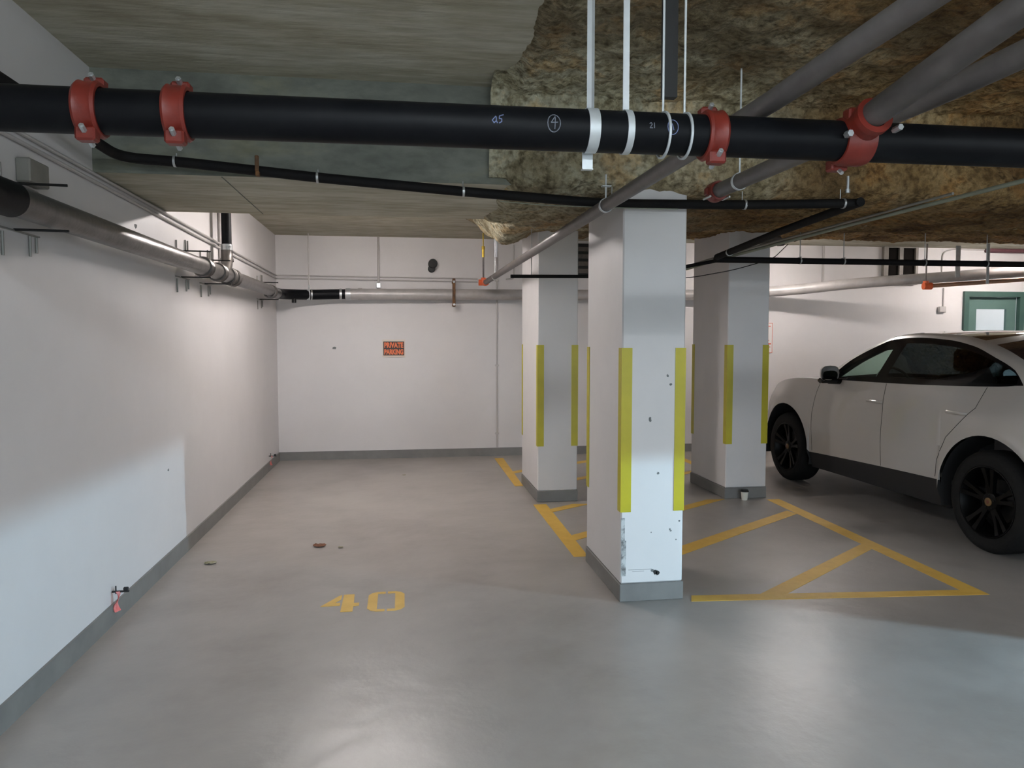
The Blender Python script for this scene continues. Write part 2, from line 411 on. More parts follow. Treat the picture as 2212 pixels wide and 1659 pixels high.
ts = [0.25 * i for i in range(15)]
t = 3.7
while t < seg[-1]: ts.append(t); t += 0.030
ts.append(seg[-1])
xs = []; x = 0.50
while x < 6.5: xs.append(x); x += 0.032
while x < XR - .05: xs.append(x); x += 0.12
im = MB(); vs = []; fs = []
for t in ts:
    y, z, nn = pf(t)
    for x in xs:
        edge = 0.56 + 0.05 * noise.noise(V((0, y * 3, z * 3)))
        k = sstep(edge, edge + 0.13, x)
        yy, zz = y, z
        if y > BY1 - .02:
            k2 = sstep(.62 + .06 * noise.noise(V((3, y * 2, 0))), .95, x)
            zz = HS + .02 + (z - HS - .02) * k2
            bul = exp(-((x - 1.02) / .2) ** 2 - ((y - 7.2) / .5) ** 2)
            zz -= 0.15 * bul
            zz = min(zz + .035 * sstep(3.7, 4.6, x), HS + .02)
        elif y > BY0: zz = z
        n1 = noise.noise(V((x * 2.2, yy * 2.2, zz * 2.2 + 5))); n2 = noise.noise(V((x * 7, yy * 7, zz * 7))); n3 = noise.noise(V((x * 19, yy * 19, zz * 19)))
        d = (0.030 * n1 + 0.026 * n2 + 0.018 * n3)
        off = (d + 0.012) * k - 0.05 * (1 - k)
        p = V((x, yy, zz)) + V((0, nn.y, nn.z)) * off
        if y < 4.0: p.z = min(p.z, HN + .04)
        p.x += 0.01 * n2
        vs.append(p)
nx = len(xs)
for i in range(len(ts) - 1):
    for j in range(nx - 1): fs.append((i * nx + j, i * nx + j + 1, (i + 1) * nx + j + 1, (i + 1) * nx + j))
im.add(vs, fs)
ins = im.build('ceiling_insulation', M['insul'], ang=80); ins['kind'] = 'structure'
ins['label'] = 'lumpy brown and grey-green sprayed insulation'
# thin formwork joints
j = MB()
j.box(-0.985, -0.98, BY0 + .02, BY1, HB - .003, HB)
j.build('formwork_joint', M['beamface'], beam, smooth=False)
# baseboards (grey painted band, low kerb)
struct('baseboard_left', MB().box(XL, XL + .014, 1.2, YB - .001, 0, .112), M['base'], smooth=False)
struct('baseboard_back', MB().box(XL + .014, DX0 - .03, YB - .014, YB, 0, .112), M['base'], smooth=False)

# ------------------------------------------------------------------ columns
def column(x0, x1, y0, y1, label, ztop, marks=False):
    t = thing('concrete_column', label, 'column', ((x0 + x1) / 2, (y0 + y1) / 2, 0), 'white concrete columns with yellow corner strips')
    mb = MB().box(x0, x1, y0, y1, .112, ztop, 0, bev=.008)
    if marks:
        for (px, pz, r, mi) in marks:
            k = 7; poly = []
            for a in range(k):
                rr = r * random.uniform(.7, 1.25); poly.append((px + rr * cos(2 * pi * a / k), pz + rr * sin(2 * pi * a / k)))
            mb.prism(poly, y0 - .0012, y0 + .001, mi, lambda x, y, z: (x, z, y))
        mb.box(x0 + .004, x0 + .034, y0 - .001, y0 + .001, .16, .38, 3)
        mb.box(x0 + .002, x0 + .026, y0 - .0012, y0 + .001, .38, .52, 3)
        mb.box(x0 + .05, x0 + .2, y0 - .001, y0 + .001, .196, .198, 1)
        mb.box(x0 + .075, x0 + .15, y0 - .001, y0 + .001, .186, .188, 1)
    part('shaft', mb, [M['column'], M['chip'], M['chipdark'], M['scuff']], t, smooth=False)
    part('grey_base', MB().box(x0 - .006, x1 + .006, y0 - .006, y1 + .006, 0, .112, 0, bev=.005), M['base'], t, smooth=False)
    w = .062; e = .004
    for (cx, sx) in ((x0, 1), (x1, -1)):
        for (cy, sy) in ((y0, 1), (y1, -1)):
            poly = [(-e, -e), (w, -e), (w, 0), (.002, 0), (0, .002), (0, w), (-e, w)]
            poly = [(cx + sx * px, cy + sy * py) for px, py in poly]
            if sx * sy < 0: poly.reverse()
            q = MB()
            q.prism([poly[i] for i in ((0, 1, 2, 3) if sx * sy > 0 else (3, 4, 5, 6))], .555, 1.552)
            q.prism([poly[i] for i in ((0, 3, 4, 5, 6) if sx * sy > 0 else (0, 1, 2, 3, 6))], .555, 1.552)
            part('corner_guard', q, M['guard'], t, smooth=False)
    return t
mk = [(1.585, 1.385, .009, 1), (1.605, 1.33, .009, 1), (1.478, 1.125, .008, 1), (1.478, 1.113, .009, 1), (1.533, .79, .008, 1),
      (1.672, .49, .006, 1), (1.618, .43, .006, 1), (1.612, .44, .006, 1), (1.652, .375, .005, 1), (1.492, .425, .004, 1),
      (1.52, .178, .016, 2), (1.535, .172, .013, 2), (1.502, .186, .010, 1)]
column(1.30, 1.695, 4.30, 5.14, 'nearest white column, scuffed near its base, standing by the yellow hatching', HB + .02, mk)
column(1.30, 1.70, 7.12, 8.08, 'white column between the nearest column and the back wall, on the edge of stall 40', 2.9)
column(3.20, 3.635, 7.0, 7.9, 'dim white column beside the parked car, a paper cup at its foot', 2.9)

# ------------------------------------------------------------------ floor paint
def stripe(t, a, b, w, ends=None):
    a = V(a); b = V(b); d = (b - a).normalized(); n = V((-d.y, d.x)) * w / 2
    poly = [a + n, a - n, b - n, b + n]
    return part('stripe', MB().prism([(p.x, p.y) for p in poly], 0.0, .0016), M['yellow'], t, smooth=False)
QZ = [0]
def quad(t, pts, name='stripe'):
    QZ[0] = (QZ[0] + 1) % 9
    return part(name, MB().prism(pts, 0.0, .0012 + .00025 * QZ[0]), M['yellow'], t, smooth=False)
t = thing('hatched_floor_marking', 'yellow hatched floor marking between the nearest column and the parked car', 'floor marking', (2.4, 5.5, 0))
quad(t, [(1.235, 5.26), (1.345, 5.26), (1.37, 7.02), (1.24, 7.02)])
quad(t, [(3.515, 4.1), (3.64, 4.1), (3.735, 6.91), (3.60, 6.91)])
quad(t, [(1.735, 4.245), (3.64, 4.09), (3.50, 4.195), (1.775, 4.345)])
quad(t, [(2.205, 4.30), (2.38, 4.285), (3.56, 5.145), (3.545, 5.27)])
quad(t, [(1.35, 4.88), (1.35, 4.70), (3.58, 6.29), (3.55, 6.42)])
quad(t, [(1.345, 5.85), (1.35, 5.70), (3.19, 6.985), (3.0, 6.985)])
quad(t, [(1.36, 6.80), (1.36, 6.68), (1.80, 6.97), (1.62, 6.985)])
t = thing('hatched_floor_marking', 'yellow hatched floor marking behind the second column by the back wall', 'floor marking', (2.4, 9, 0))
quad(t, [(1.20, 7.95), (1.292, 7.95), (1.33, 9.885), (1.21, 9.885)])
quad(t, [(3.66, 7.95), (3.76, 7.95), (3.76, 9.885), (3.66, 9.885)])
quad(t, [(1.30, 8.72), (1.30, 8.86), (2.95, 9.885), (3.2, 9.885)])
quad(t, [(1.75, 8.05), (1.72, 8.16), (3.66, 9.45), (3.66, 9.32)])
quad(t, [(2.75, 7.95), (2.72, 8.05), (3.66, 8.72), (3.66, 8.60)])
# number 40, stencilled
t = thing('painted_number', 'yellow stencilled number 40 painted on the grey floor of the stall', 'floor number', (-.25, 4.5, 0))
def g4(u, v): return (-.505 + .19 * u + .0 * v, 4.375 + .315 * v)
d4 = MB()
for poly in ([(.66, 0), (1.03, 0), (1.03, .27), (1.2, .30), (1.2, .46), (1.03, .46), (1.0, .95), (.66, .95)],
             [(0, .34), (.60, .34), (.60, .50), (.42, .50), (.60, .68), (.60, .95), (.50, .88)]):
    d4.prism([g4(*p) for p in poly], 0, .0016)
part('digit', d4, M['yellow'], t, smooth=False)
d0 = MB()
def g0(u, v): return (-.226 + .222 * u, 4.355 + .34 * v)
for sg in (0, 1):
    poly = [(.47, 0), (.25, 0), (.1, .05), (0, .16), (0, .84), (.1, .95), (.25, 1), (.47, 1), (.47, .90), (.26, .90), (.26, .10), (.47, .10)]
    if sg: poly = [(1 - a, b) for a, b in reversed(poly)]
    n0 = len(poly)
    # split the C shape in three convex-ish pieces
    if not sg: pcs = [[poly[i] for i in (0, 1, 2, 3, 10, 11)], [poly[i] for i in (3, 4, 9, 10)], [poly[i] for i in (4, 5, 6, 7, 8, 9)]]
    else:
        q = [(.53, 0), (.75, 0), (.9, .05), (1, .16), (1, .84), (.9, .95), (.75, 1), (.53, 1), (.53, .90), (.74, .90), (.74, .10), (.53, .10)]
        pcs = [[q[i] for i in (0, 1, 2, 3, 10, 11)], [q[i] for i in (3, 4, 9, 10)], [q[i] for i in (4, 5, 6, 7, 8, 9)]]
    for pc in pcs: d0.prism([g0(*p) for p in pc], 0, .0016)
part('digit', d0, M['yellow'], t, smooth=False)

# ------------------------------------------------------------------ big black pipe with its couplings
YP, ZP, RP = 2.30, 2.253, .064
t = thing('drain_pipe', 'thick black pipe crossing the whole view under the ceiling, with red couplings', 'pipe', (0, YP, ZP))
part('pipe_run', MB().tube([(-1.62, YP, ZP - .005), (12.49, YP, ZP + .022)], RP, 40), M['blackpipe'], t)
def coupling(t, x, w=.062, tilt=0):
    m = MB(); ax = (1, 0, 0)
    m.lathe((x, YP, ZP), ax, [(-w / 2, RP), (-w / 2, RP + .010), (-w / 2 + .008, RP + .016), (-w / 2 + .016, RP + .013), (w / 2 - .016, RP + .013),
                             (w / 2 - .008, RP + .016), (w / 2, RP + .010), (w / 2, RP)], 36)
    for a in (25, 205):
        dy, dz = -sin(radians(a)), -cos(radians(a))
        c = V((x, YP + dy * (RP + .022), ZP + dz * (RP + .022)))
        m.box(c.x - w / 2 + .004, c.x + w / 2 - .004, c.y - .022, c.y + .022, c.z - .020, c.z + .020, 0, bev=.006)
    o = part('coupling', m, M['red'], t, label='red pipe coupling')
    b = MB()
    for a in (25, 205):
        dy, dz = -sin(radians(a)), -cos(radians(a))
        c = V((x, YP + dy * (RP + .026), ZP + dz * (RP + .026))); tv = V((0, dz, -dy))
        for s_ in (-1, 1):
            b.tube([c + tv * s_ * .02, c + tv * s_ * .042], .0085, 6)
        b.tube([c - tv * .046, c + tv * .046], .005, 8)
    rel(b, t).build('bolt', M['steel'], o, label='bright steel bolt')
    return o
for x in (-.87, -.635, .985): coupling(t, x)
# wide zinc strap with pierced tab, thin strap
m = MB().ring((.586, YP, ZP), (1, 0, 0), RP + .001, .034, .003, 36)
m.tube([(.586, YP, 2.32), (.586, YP, 3.0)], .012, 4)
m.box(.569, .603, YP + .035, YP + .038, ZP - RP - .045, ZP - RP + .01)
m.box(.569, .603, YP + .028, YP + .05, ZP - RP - .048, ZP - RP - .045)
part('pipe_strap', m, M['band'], t, label='wide zinc strap')
m = MB().ring((.700, YP, ZP), (1, 0, 0), RP + .001, .021, .003, 36)
m.box(.69, .71, YP - .002, YP + .002, ZP + RP, 3.02)
part('pipe_strap', m, M['band'], t, label='narrow zinc strap')
for x in (.822, .893):
    m = MB().ring((x, YP, ZP - .004), (1, .0, 0), RP + .003, .007, .006, 36)
    m.tube([(x, YP, ZP + RP), (x, YP, 3.03)], .004, 8)
    part('ring_hanger', m, M['band'], t, label='thin pale ring hanger')
m = MB().box(.835, .88, YP + .03, YP + .06, 2.38, 3.03); part('hanger_plate', m, M['black'], t, smooth=False)
# chalk writing
def strokes(t, x0, z0, sc_, lines, w, mm, name='handwritten_number', label=None):
    m = MB()
    for ln in lines:
        for a, b in zip(ln, ln[1:]):
            a = V(a); b = V(b); d = b - a
            if d.length < 1e-6: continue
            k = max(1, int(d.length / .15)); d = d.normalized(); n = V((-d.y, d.x)) * w / 2
            for i in range(k):
                p = a + (b - a) * i / k - d * w * .2; q = a + (b - a) * (i + 1) / k + d * w * .2
                vs = []
                for u in (p + n, p - n, q - n, q + n):
                    X = x0 + u.x * sc_; h = (z0 + u.y * sc_ - ZP)
                    ang = h / RP
                    vs.append((X, YP - (RP + .0011) * cos(ang), ZP + (RP + .0011) * sin(ang)))
                m.add(vs, [(0, 1, 2, 3)])
    return part(name, m, mm, t, smooth=False, label=label)
def circ(cx, cy, rx, ry, n=18, a0=0, a1=2 * pi): return [(cx + rx * cos(a0 + (a1 - a0) * i / n), cy + ry * sin(a0 + (a1 - a0) * i / n)) for i in range(n + 1)]
strokes(t, .268, 2.247, .022, [[(0.55, .9), (0.05, .35), (.3, .0), (.6, .3), (.6, .8)], [(.6, .3), (.75, 0)], [(1.6, 1.15), (1.05, .95), (1.0, .6), (1.35, .55), (1.35, .2), (1.0, 0)]], .13, M['chalkblue'], label='chalked number 45')
strokes(t, .457, 2.254, .026, [circ(0, 0, .75, 1.0), [(.12, .75), (-.35, 0.05), (.45, .1)], [(.15, .75), (.1, -.65)]], .10, M['chalk'], label='chalked number 4 in a circle')
strokes(t, .757, 2.252, .016, [[(0, .8), (.3, 1), (.5, .7), (.05, 0), (.6, 0)], [(.95, 1), (.95, 0)]], .16, M['chalk'], label='chalked number 21')
strokes(t, .832, 2.258, .024, [circ(0, 0, .7, .95), [(-.1, .4), (.1, -.4)]], .10, M['chalkblue'], label='chalked circle')
# red tee outlet with branch
m = MB()
m.lathe((1.47, YP, ZP), (1, 0, 0), [(-.05, RP), (-.05, RP + .009), (-.03, RP + .015), (.03, RP + .015), (.05, RP + .009), (.05, RP)], 36)
m.lathe((1.475, YP, ZP + .02), (0, -1, .28), [(.03, .060), (.06, .056), (.095, .054), (.10, .060), (.122, .060), (.122, .04)], 28)
for a in (-38, 150):
    dy, dz = -sin(radians(a)), -cos(radians(a)); c = V((1.452, YP + dy * (RP + .02), ZP + dz * (RP + .02)))
    m.box(c.x - .030, c.x + .03, c.y - .022, c.y + .022, c.z - .02, c.z + .02, 0, bev=.006)
tee = part('tee_coupling', m, M['red'], t, label='red tee coupling')
b = MB()
for a in (-38, 150):
    dy, dz = -sin(radians(a)), -cos(radians(a)); c = V((1.452, YP + dy * (RP + .025), ZP + dz * (RP + .025))); tv = V((0, dz, -dy))
    b.tube([c - tv * .045, c + tv * .045], .007, 6)
b.tube([(1.405, YP - .075, ZP + .0), (1.405, YP - .1, ZP + .0)], .011, 6)
b.tube([(1.545, YP - .11, ZP + .01), (1.545, YP - .145, ZP + .012)], .010, 6)
rel(b, t).build('bolt', M['steel'], tee)

def pipe_ext(name, pts, r, m, label, org, cat='pipe', bend=.04, n=20, group=None):
    t = thing(name, label, cat, org, group)
    part('pipe_run', MB().tube(pts, r, n, bend=bend), m, t)
    return t
# G : branch from the tee towards the viewer
pipe_ext('branch_pipe', [(1.475, 2.19, 2.31), (1.49, 1.2, 2.47), (1.49, -1.0, 2.6)], .042, M['sprgrey'],
         'grey branch pipe leaving the red tee on the thick black pipe', (1.475, 2.2, 2.31))
# F : grey pipe with red cap
t = pipe_ext('sprinkler_pipe', [(1.725, 3.93, 2.42), (1.775, 2.2, 2.42), (1.79, -.9, 2.45)], .040, M['sprgrey'],
             'short grey pipe with a red end cap above the nearest column', (1.74, 3.9, 2.42))
m = MB().lathe((1.725, 3.95, 2.42), (0, 1, 0), [(-.045, .041), (-.045, .052), (-.02, .056), (.03, .056), (.045, .048), (.045, 0)], 26)
m.box(1.66, 1.69, 3.93, 3.97, 2.40, 2.44, 0, bev=.005).box(1.765, 1.795, 3.93, 3.97, 2.40, 2.44, 0, bev=.005)
part('end_cap', m, M['red'], t, label='red end cap')
b = MB().tube([(1.67, 3.90, 2.385), (1.67, 3.995, 2.385)], .006, 6).tube([(1.78, 3.90, 2.385), (1.78, 3.995, 2.385)], .006, 6)
part('bolt', b, M['steel'], t)
m = MB().ring((1.732, 3.68, 2.42), (0, 1, 0), .041, .018, .004).tube([(1.732, 3.68, 2.46), (1.732, 3.68, 3.0)], .005, 8)
part('ring_hanger', m, M['band'], t)
# E : long diagonal sprinkler line
E0, E1 = V((1.052, 9.55, 2.338)), V((1.165, 2.25, 2.356))
t = pipe_ext('sprinkler_pipe', [E0, (1.10, 4.1, 2.333), E1, (1.18, -1.0, 2.40)], .034, M['sprgrey'],
             'long brown-grey pipe running overhead from an orange tee near the back wall', (1.08, 6, 2.34))
m = MB().ring((1.103, 3.98, 2.334), (0, 1, 0), .035, .024, .004).tube([(1.103, 3.98, 2.37), (1.103, 3.98, 2.5)], .005, 8)
m.box(1.08, 1.13, 3.965, 3.995, 2.435, 2.44)
part('ring_hanger', m, M['band'], t)
m = MB().ring((1.065, 8.6, 2.336), (0, 1, 0), .035, .02, .004).tube([(1.065, 8.6, 2.37), (1.065, 8.6, 2.98)], .004, 8); part('ring_hanger', m, M['steel'], t)
m = MB().lathe((1.052, 9.5, 2.338), (0, 1, 0), [(-.06, .035), (-.06, .046), (.05, .046), (.06, .04), (.06, 0)], 20)
m.lathe((1.03, 9.55, 2.338), (-1, 0, 0), [(-.02, .04), (.06, .04), (.06, 0)], 18).tube([(1.03, 9.55, 2.34), (1.03, 9.55, 2.40)], .03, 14)
part('tee_fitting', m, M['orange'], t, label='orange tee fitting')
m = MB().tube([(1.03, 9.55, 2.39), (1.03, 9.55, 2.66)], .012, 10)
part('riser', m, M['sprgrey'], t)
m = MB().tube([(1.03, 9.55, 2.66), (1.03, 9.55, 2.76)], .017, 8).tube([(1.03, 9.55, 2.76), (1.03, 9.55, 2.80)], .024, 6).tube([(1.03, 9.55, 2.8), (1.03, 9.55, 2.97)], .008, 6)
part('sprinkler_head', m, M['brass'], t, label='brass sprinkler head')

# B : small black insulated pipe along the left wall, turning right under the beam, turning away at its right end
zb = lambda: 0
Bp = [(-1.56, 1.25, 2.62), (-1.56, 3.2, 2.625), (-1.46, 4.20, 2.555), (-1.19, 4.215, 2.547), (-.45, 4.225, 2.487), (.34, 4.235, 2.437), (1.08, 4.24, 2.397),
      (1.30, 4.245, 2.395), (2.03, 4.22, 2.405), (2.68, 4.12, 2.412), (2.69, 5.0, 2.38), (2.70, 6.15, 2.318)]
t = pipe_ext('insulated_pipe', Bp[:10], .027, M['blackhose'], 'small black insulated pipe slung below the beam in front of the nearest column', (0, 4.23, 2.47), bend=.12)
def lerp_at(x, P_):
    for a, b in zip(P_, P_[1:]):
        if a[0] <= x <= b[0] and b[0] > a[0]:
            k = (x - a[0]) / (b[0] - a[0]); return V(a) + (V(b) - V(a)) * k
for x in (-1.19, -.455, .345, 1.22, 2.02, 2.60):
    p = lerp_at(x, Bp[2:10])
    m = MB().ring(p, (1, 0, 0), .0275, .012, .003, 20).box(x - .006, x + .006, p.y + .02, p.y + .06, p.z + .02, p.z + .026)
    m.tube([(x, p.y + .03, p.z + .02), (x, p.y + .03, max(2.50, p.z + .05))], .003, 6)
    part('pipe_clip', m, M['steel'], t)
part('plastic_strap', MB().tube([(.55, 4.215, 2.385), (.8, 4.21, 2.368), (1.05, 4.21, 2.366), (1.3, 4.21, 2.365), (1.6, 4.2, 2.365)], .0025, 6, bend=.05), M['palegreen'], t)
t = pipe_ext('insulated_pipe', [(2.68, 4.08, 2.414)] + Bp[10:], .027, M['blackhose'], 'black pipe slanting back from the right end of the pipe under the beam', (2.69, 5, 2.38))
part('pipe_clip', MB().ring((2.70, 5.9, 2.33), (0, 1, 0), .0275, .02, .003, 20), M['steel'], t)
tt = solo('insulated_pipe', MB().tube([(.96, 6.62, 2.17), (1.75, 6.62, 2.178), (2.45, 6.42, 2.245), (2.74, 6.24, 2.297)], .016, 14, bend=.05), M['blackhose'],
     'thin black pipe passing behind the nearest column and in front of the second', 'pipe', (1.6, 6.62, 2.17))
t = pipe_ext('insulated_pipe', [(2.70, 6.2, 2.302), (12.49, 6.2, 2.306)], .027, M['blackhose'], 'long straight black pipe passing above the parked car', (4.5, 6.2, 2.3))
for x in (3.50, 3.92, 4.72, 5.35):
    m = MB().ring((x, 6.2, 2.303), (1, 0, 0), .0275, .012, .003, 20).box(x - .006, x + .006, 6.17, 6.23, 2.333, 2.337)
    m.tube([(x, 6.2, 2.335), (x, 6.2, 2.57)], .004, 6)
    part('pipe_hanger', m, M['steel'], t)
for x in (1.15, 2.0):
    part('pipe_hanger', MB().tube([(x, 6.62, 2.18), (x, 6.62, 2.62)], .004, 6), M['steel'], tt)
# conduits bundled by the slanting pipe
for i, (dx, dz, r, mm, lab) in enumerate(((0, 0, .013, 'palegreen', 'pale green conduit running back under the insulation, widest of the bundle'),
                                          (.05, .012, .008, 'greyconduit', 'thin grey conduit just right of the pale green one'),
                                          (-.045, .012, .009, 'greyconduit', 'thin grey conduit just left of the pale green one'))):
    pts = [(2.66 + dx, 6.75, 2.27 + dz), (2.86 + dx, 6.4, 2.335 + dz), (3.20 + dx, 4.9, 2.43 + dz), (3.27 + dx, 3.55, 2.445 + dz), (3.30 + dx, .5, 2.45 + dz)]
    if i: pts = pts[:3] + [(3.26 + dx, 4.0, 2.45 + dz)]
    solo('conduit', MB().tube(pts, r, 12, bend=.1), M[mm], lab, 'conduit', (3.1, 5, 2.4))
solo('cable', MB().tube([(2.30, 6.62, 2.16), (2.62, 6.5, 2.17), (3.0, 6.45, 2.24), (3.35, 6.4, 2.34), (3.6, 6.6, 2.50)], .004, 8, bend=.1), M['black'],
     'thin black cable looping in front of the dim column', 'cable', (2.6, 6.5, 2.2))
solo('pipe_clamp', MB().box(3.30, 3.52, 6.55, 6.66, 2.50, 2.57, 0, bev=.015).box(3.50, 3.56, 6.57, 6.64, 2.485, 2.54, 0, bev=.01), M['darksteel'],
     'dark lumpy clamp under the insulation above the black pipe', 'clamp', (3.45, 6.6, 2.5))
# rusty clip hanging in front of beam face, hanging rod
solo('rusty_clip', MB().box(-.775, -.755, 4.17, 4.19, 2.50, 2.585, 0, bev=.004).box(-.772, -.752, 4.165, 4.195, 2.475, 2.502, 0, bev=.003), M['rust'],
     'rusty brown clip hanging at the small black pipe, left half of the beam', 'clip', (-.765, 4.18, 2.5))
m = MB().tube([(2.62, 4.12, 2.49), (2.62, 4.12, 2.57)], .008, 8); t = thing('hanger_rod', 'short pale rod with a nut hanging from the insulation above the black pipe bend', 'rod', (2.62, 4.12, 2.5))
part('rod', m, M['steel'], t); part('nut', MB().tube([(2.62, 4.12, 2.472), (2.62, 4.12, 2.494)], .014, 6), M['steel'], t)

# ------------------------------------------------------------------ left wall services
t = thing('waste_pipe', 'thick grey cast pipe running along the left wall, with coupling rings', 'pipe', (-1.50, 6, 2.14))
part('pipe_run', MB().tube([(-1.50, 3.15, 2.145), (-1.50, 9.35, 2.165)], .062, 28), M['castgrey'], t)
part('pipe_run', MB().tube([(-1.50, 1.25, 2.13), (-1.50, 3.16, 2.145)], .070, 28), M['blackpipe'], t, label='black sleeved length of the pipe')
for y in (5.98, 6.42, 6.78, 6.95, 8.85):
    part('coupling_ring', MB().lathe((-1.50, y, 2.155), (0, 1, 0), [(-.05, .063), (-.05, .074), (-.035, .079), (-.02, .070), (.02, .070), (.035, .079), (.05, .074), (.05, .063)], 28), M['castgrey'], t)
part('inlet_branch', MB().tube([(-1.50, 6.62, 2.16), (-1.51, 6.78, 2.25), (-1.52, 6.84, 2.33), (-1.52, 6.84, 2.42)], .050, 20, bend=.05)
     .ring((-1.52, 6.84, 2.30), (0, .2, 1), .05, .02, .006), M['castgrey'], t)
def bracket(y, dy, t):
    m = MB()
    m.tube([(-1.63, y, 2.262), (-1.42, y + .02, 2.262)], .006, 6).tube([(-1.63, y, 2.068), (-1.42, y + .02, 2.068)], .006, 6)
    part('bracket_bar', m, M['black'], t)
    m = MB()
    for (a, z0, z1) in ((-.09, 1.95, 2.05), (.14, 1.97, 2.06), (-.09, 2.27, 2.33), (.14, 2.28, 2.36), (.20, 2.28, 2.36), (.20, 1.99, 2.06)):
        m.tube([(-1.632, y + a, z0), (-1.632, y + a, z1)], .006, 6)
    m.box(-1.638, -1.625, y - .12, y + .22, 2.262, 2.268).box(-1.638, -1.625, y - .12, y + .22, 2.062, 2.068)
    part('wall_rod', m, M['greyconduit'], t)
for y in (3.45, 5.85, 6.5, 8.9): bracket(y, 0, t)
solo('junction_box', MB().box(-1.64, -1.58, 3.50, 3.68, 2.28, 2.385, 0, bev=.006), M['greyconduit'], 'small grey box on the left wall above the thick grey pipe', 'box', (-1.61, 3.6, 2.3))
t = thing('riser_pipe', 'black vertical pipe dropping from the ceiling to the grey pipe on the left wall', 'pipe', (-1.52, 6.84, 2.4))
part('pipe_run', MB().tube([(-1.52, 6.84, 2.41), (-1.52, 6.84, 2.965)], .042, 24), M['blackpipe'], t)
part('clamp', MB().ring((-1.52, 6.84, 2.41), (0, 0, 1), .042, .05, .008).tube([(-1.49, 6.80, 2.41), (-1.47, 6.77, 2.41)], .008, 6), M['steel'], t, label='bright steel band clamp')
solo('conduit', MB().tube([(-1.625, 7.05, 2.20), (-1.625, 7.05, 2.965)], .014, 10), M['conduit'], 'white vertical conduit on the left wall behind the black riser', 'conduit', (-1.625, 7.05, 2.5))
for z, lab in ((2.475, 'upper'), (2.435, 'lower')):
    solo('conduit', MB().tube([(-1.628, 1.25, z + .02), (-1.628, 3.4, z + .02), (-1.628, 10.095, z - .03), (1.01, 10.095, z - .045)], .010, 10, bend=.03), M['conduit'],
         '%s of two thin conduits running along the left wall and back wall' % lab, 'conduit', (-1.6, 8, z))
# red ribbon latches
def latch(y, s, lab):
    t = thing('door_bolt', lab, 'bolt', (-1.62, y, .17))
    part('bar', MB().box(-1.64, -1.548, y - .006, y + .006, .174, .184, 0, bev=.002).box(-1.578, -1.552, y - .008, y + .008, .184, .203, 0, bev=.003)
         .tube([(-1.615, y - .01, .17), (-1.615, y - .01, .215)], .004, 6), M['blackplastic'], t)
    m = MB(); vs = []; n = 10
    for i in range(n + 1):
        k = i / n; z = .185 - .115 * k; w = .010 + .02 * k
        vs += [(-1.612 + .012 * sin(k * 6), y - .018 - w * .5, z), (-1.606 + .010 * cos(k * 5), y - .012 + w, z - .004)]
    fs = [(2 * i, 2 * i + 1, 2 * i + 3, 2 * i + 2) for i in range(n)]
    m.add(vs, fs); m.add([(x + .003, y_, z) for x, y_, z in vs], [tuple(reversed(f)) for f in fs])
    part('ribbon', m, M['redtag'], t, label='red ribbon tag')
    return t
latch(4.395, 1, 'small black bolt with a red ribbon low on the left wall, nearest the camera')
latch(9.35, 1, 'small black bolt with a faint ribbon low on the left wall by the far corner')

# ------------------------------------------------------------------ back wall services
t = thing('waste_pipe', 'thick pale grey pipe running along the back wall, black at its left end', 'pipe', (1, 9.98, 2.2))
part('pipe_run', MB().tube([(-.74, 9.95, 2.198), (1.7, 9.98, 2.212), (4.3, 9.98, 2.232), (5.35, 9.80, 2.29), (6.1, 9.5, 2.375), (7.6, 9.0, 2.47), (9.3, 8.6, 2.60), (12.49, 7.9, 2.66)], .072, 28, bend=.4), M['palegrey'], t)
part('pipe_run', MB().tube([(-1.50, 9.30, 2.165), (-1.50, 9.60, 2.17), (-1.24, 9.84, 2.18), (-.74, 9.95, 2.198)], .064, 28, bend=.12), M['blackpipe'], t, label='black corner length of the pipe')
for (p, a, w, r, mm) in (((-1.20, 9.85, 2.182), (1, .2, 0), .04, .065, 'band'), ((-1.16, 9.86, 2.184), (1, .2, 0), .015, .065, 'steel'), ((-.80, 9.94, 2.197), (1, .1, 0), .03, .066, 'steel'),
                         ((-.70, 9.955, 2.199), (1, 0, 0), .06, .073, 'steel'), ((-.55, 9.955, 2.2), (1, 0, 0), .05, .073, 'palegrey'), ((3.4, 9.98, 2.225), (1, 0, 0), .12, .073, 'palegrey'),
                         ((5.0, 9.86, 2.27), (1, -.17, .06), .10, .073, 'palegrey')):
    part('coupling_ring', MB().ring(p, a, r, w, .006), M[mm], t)
part('cleanout_plug', MB().tube([(-1.36, 9.72, 2.12), (-1.36, 9.72, 2.07)], .028, 12), M['black'], t)
for (x, z0, z1, r, lab) in ((-1.19, 2.25, 2.965, .007, 'thin vertical hanger rod on the back wall, left of the orange sign'),
                            (-.315, 2.15, 2.965, .016, 'white vertical conduit on the back wall above the orange sign')):
    t2 = thing('hanger_rod' if r < .01 else 'conduit', lab, 'rod' if r < .01 else 'conduit', (x, 10.07, 2.5))
    yy = 9.86 if r < .01 else 10.085
    part('rod', MB().tube([(x, yy, z0), (x, yy, z1)], r, 10), M['conduit'], t2)
    if r < .01: part('clevis', MB().ring((x, 9.86, 2.185), (1, .15, 0), .066, .02, .005).ring((x, 9.86, 2.285), (1, 0, 0), .022, .012, .004), M['steel'], t2)
    else: part('foot', MB().box(x - .03, x + .03, 10.06, 10.108, 2.29, 2.36, 0, bev=.006), M['steel'], t2)
t2 = thing('conduit', 'full height thin grey conduit on the back wall left of the second column', 'conduit', (1.276, 10.09, 0))
part('rod', MB().tube([(1.276, 10.098, .112), (1.276, 10.098, 2.0), (1.276, 10.098, 2.95)], .011, 8), M['conduit'], t2)
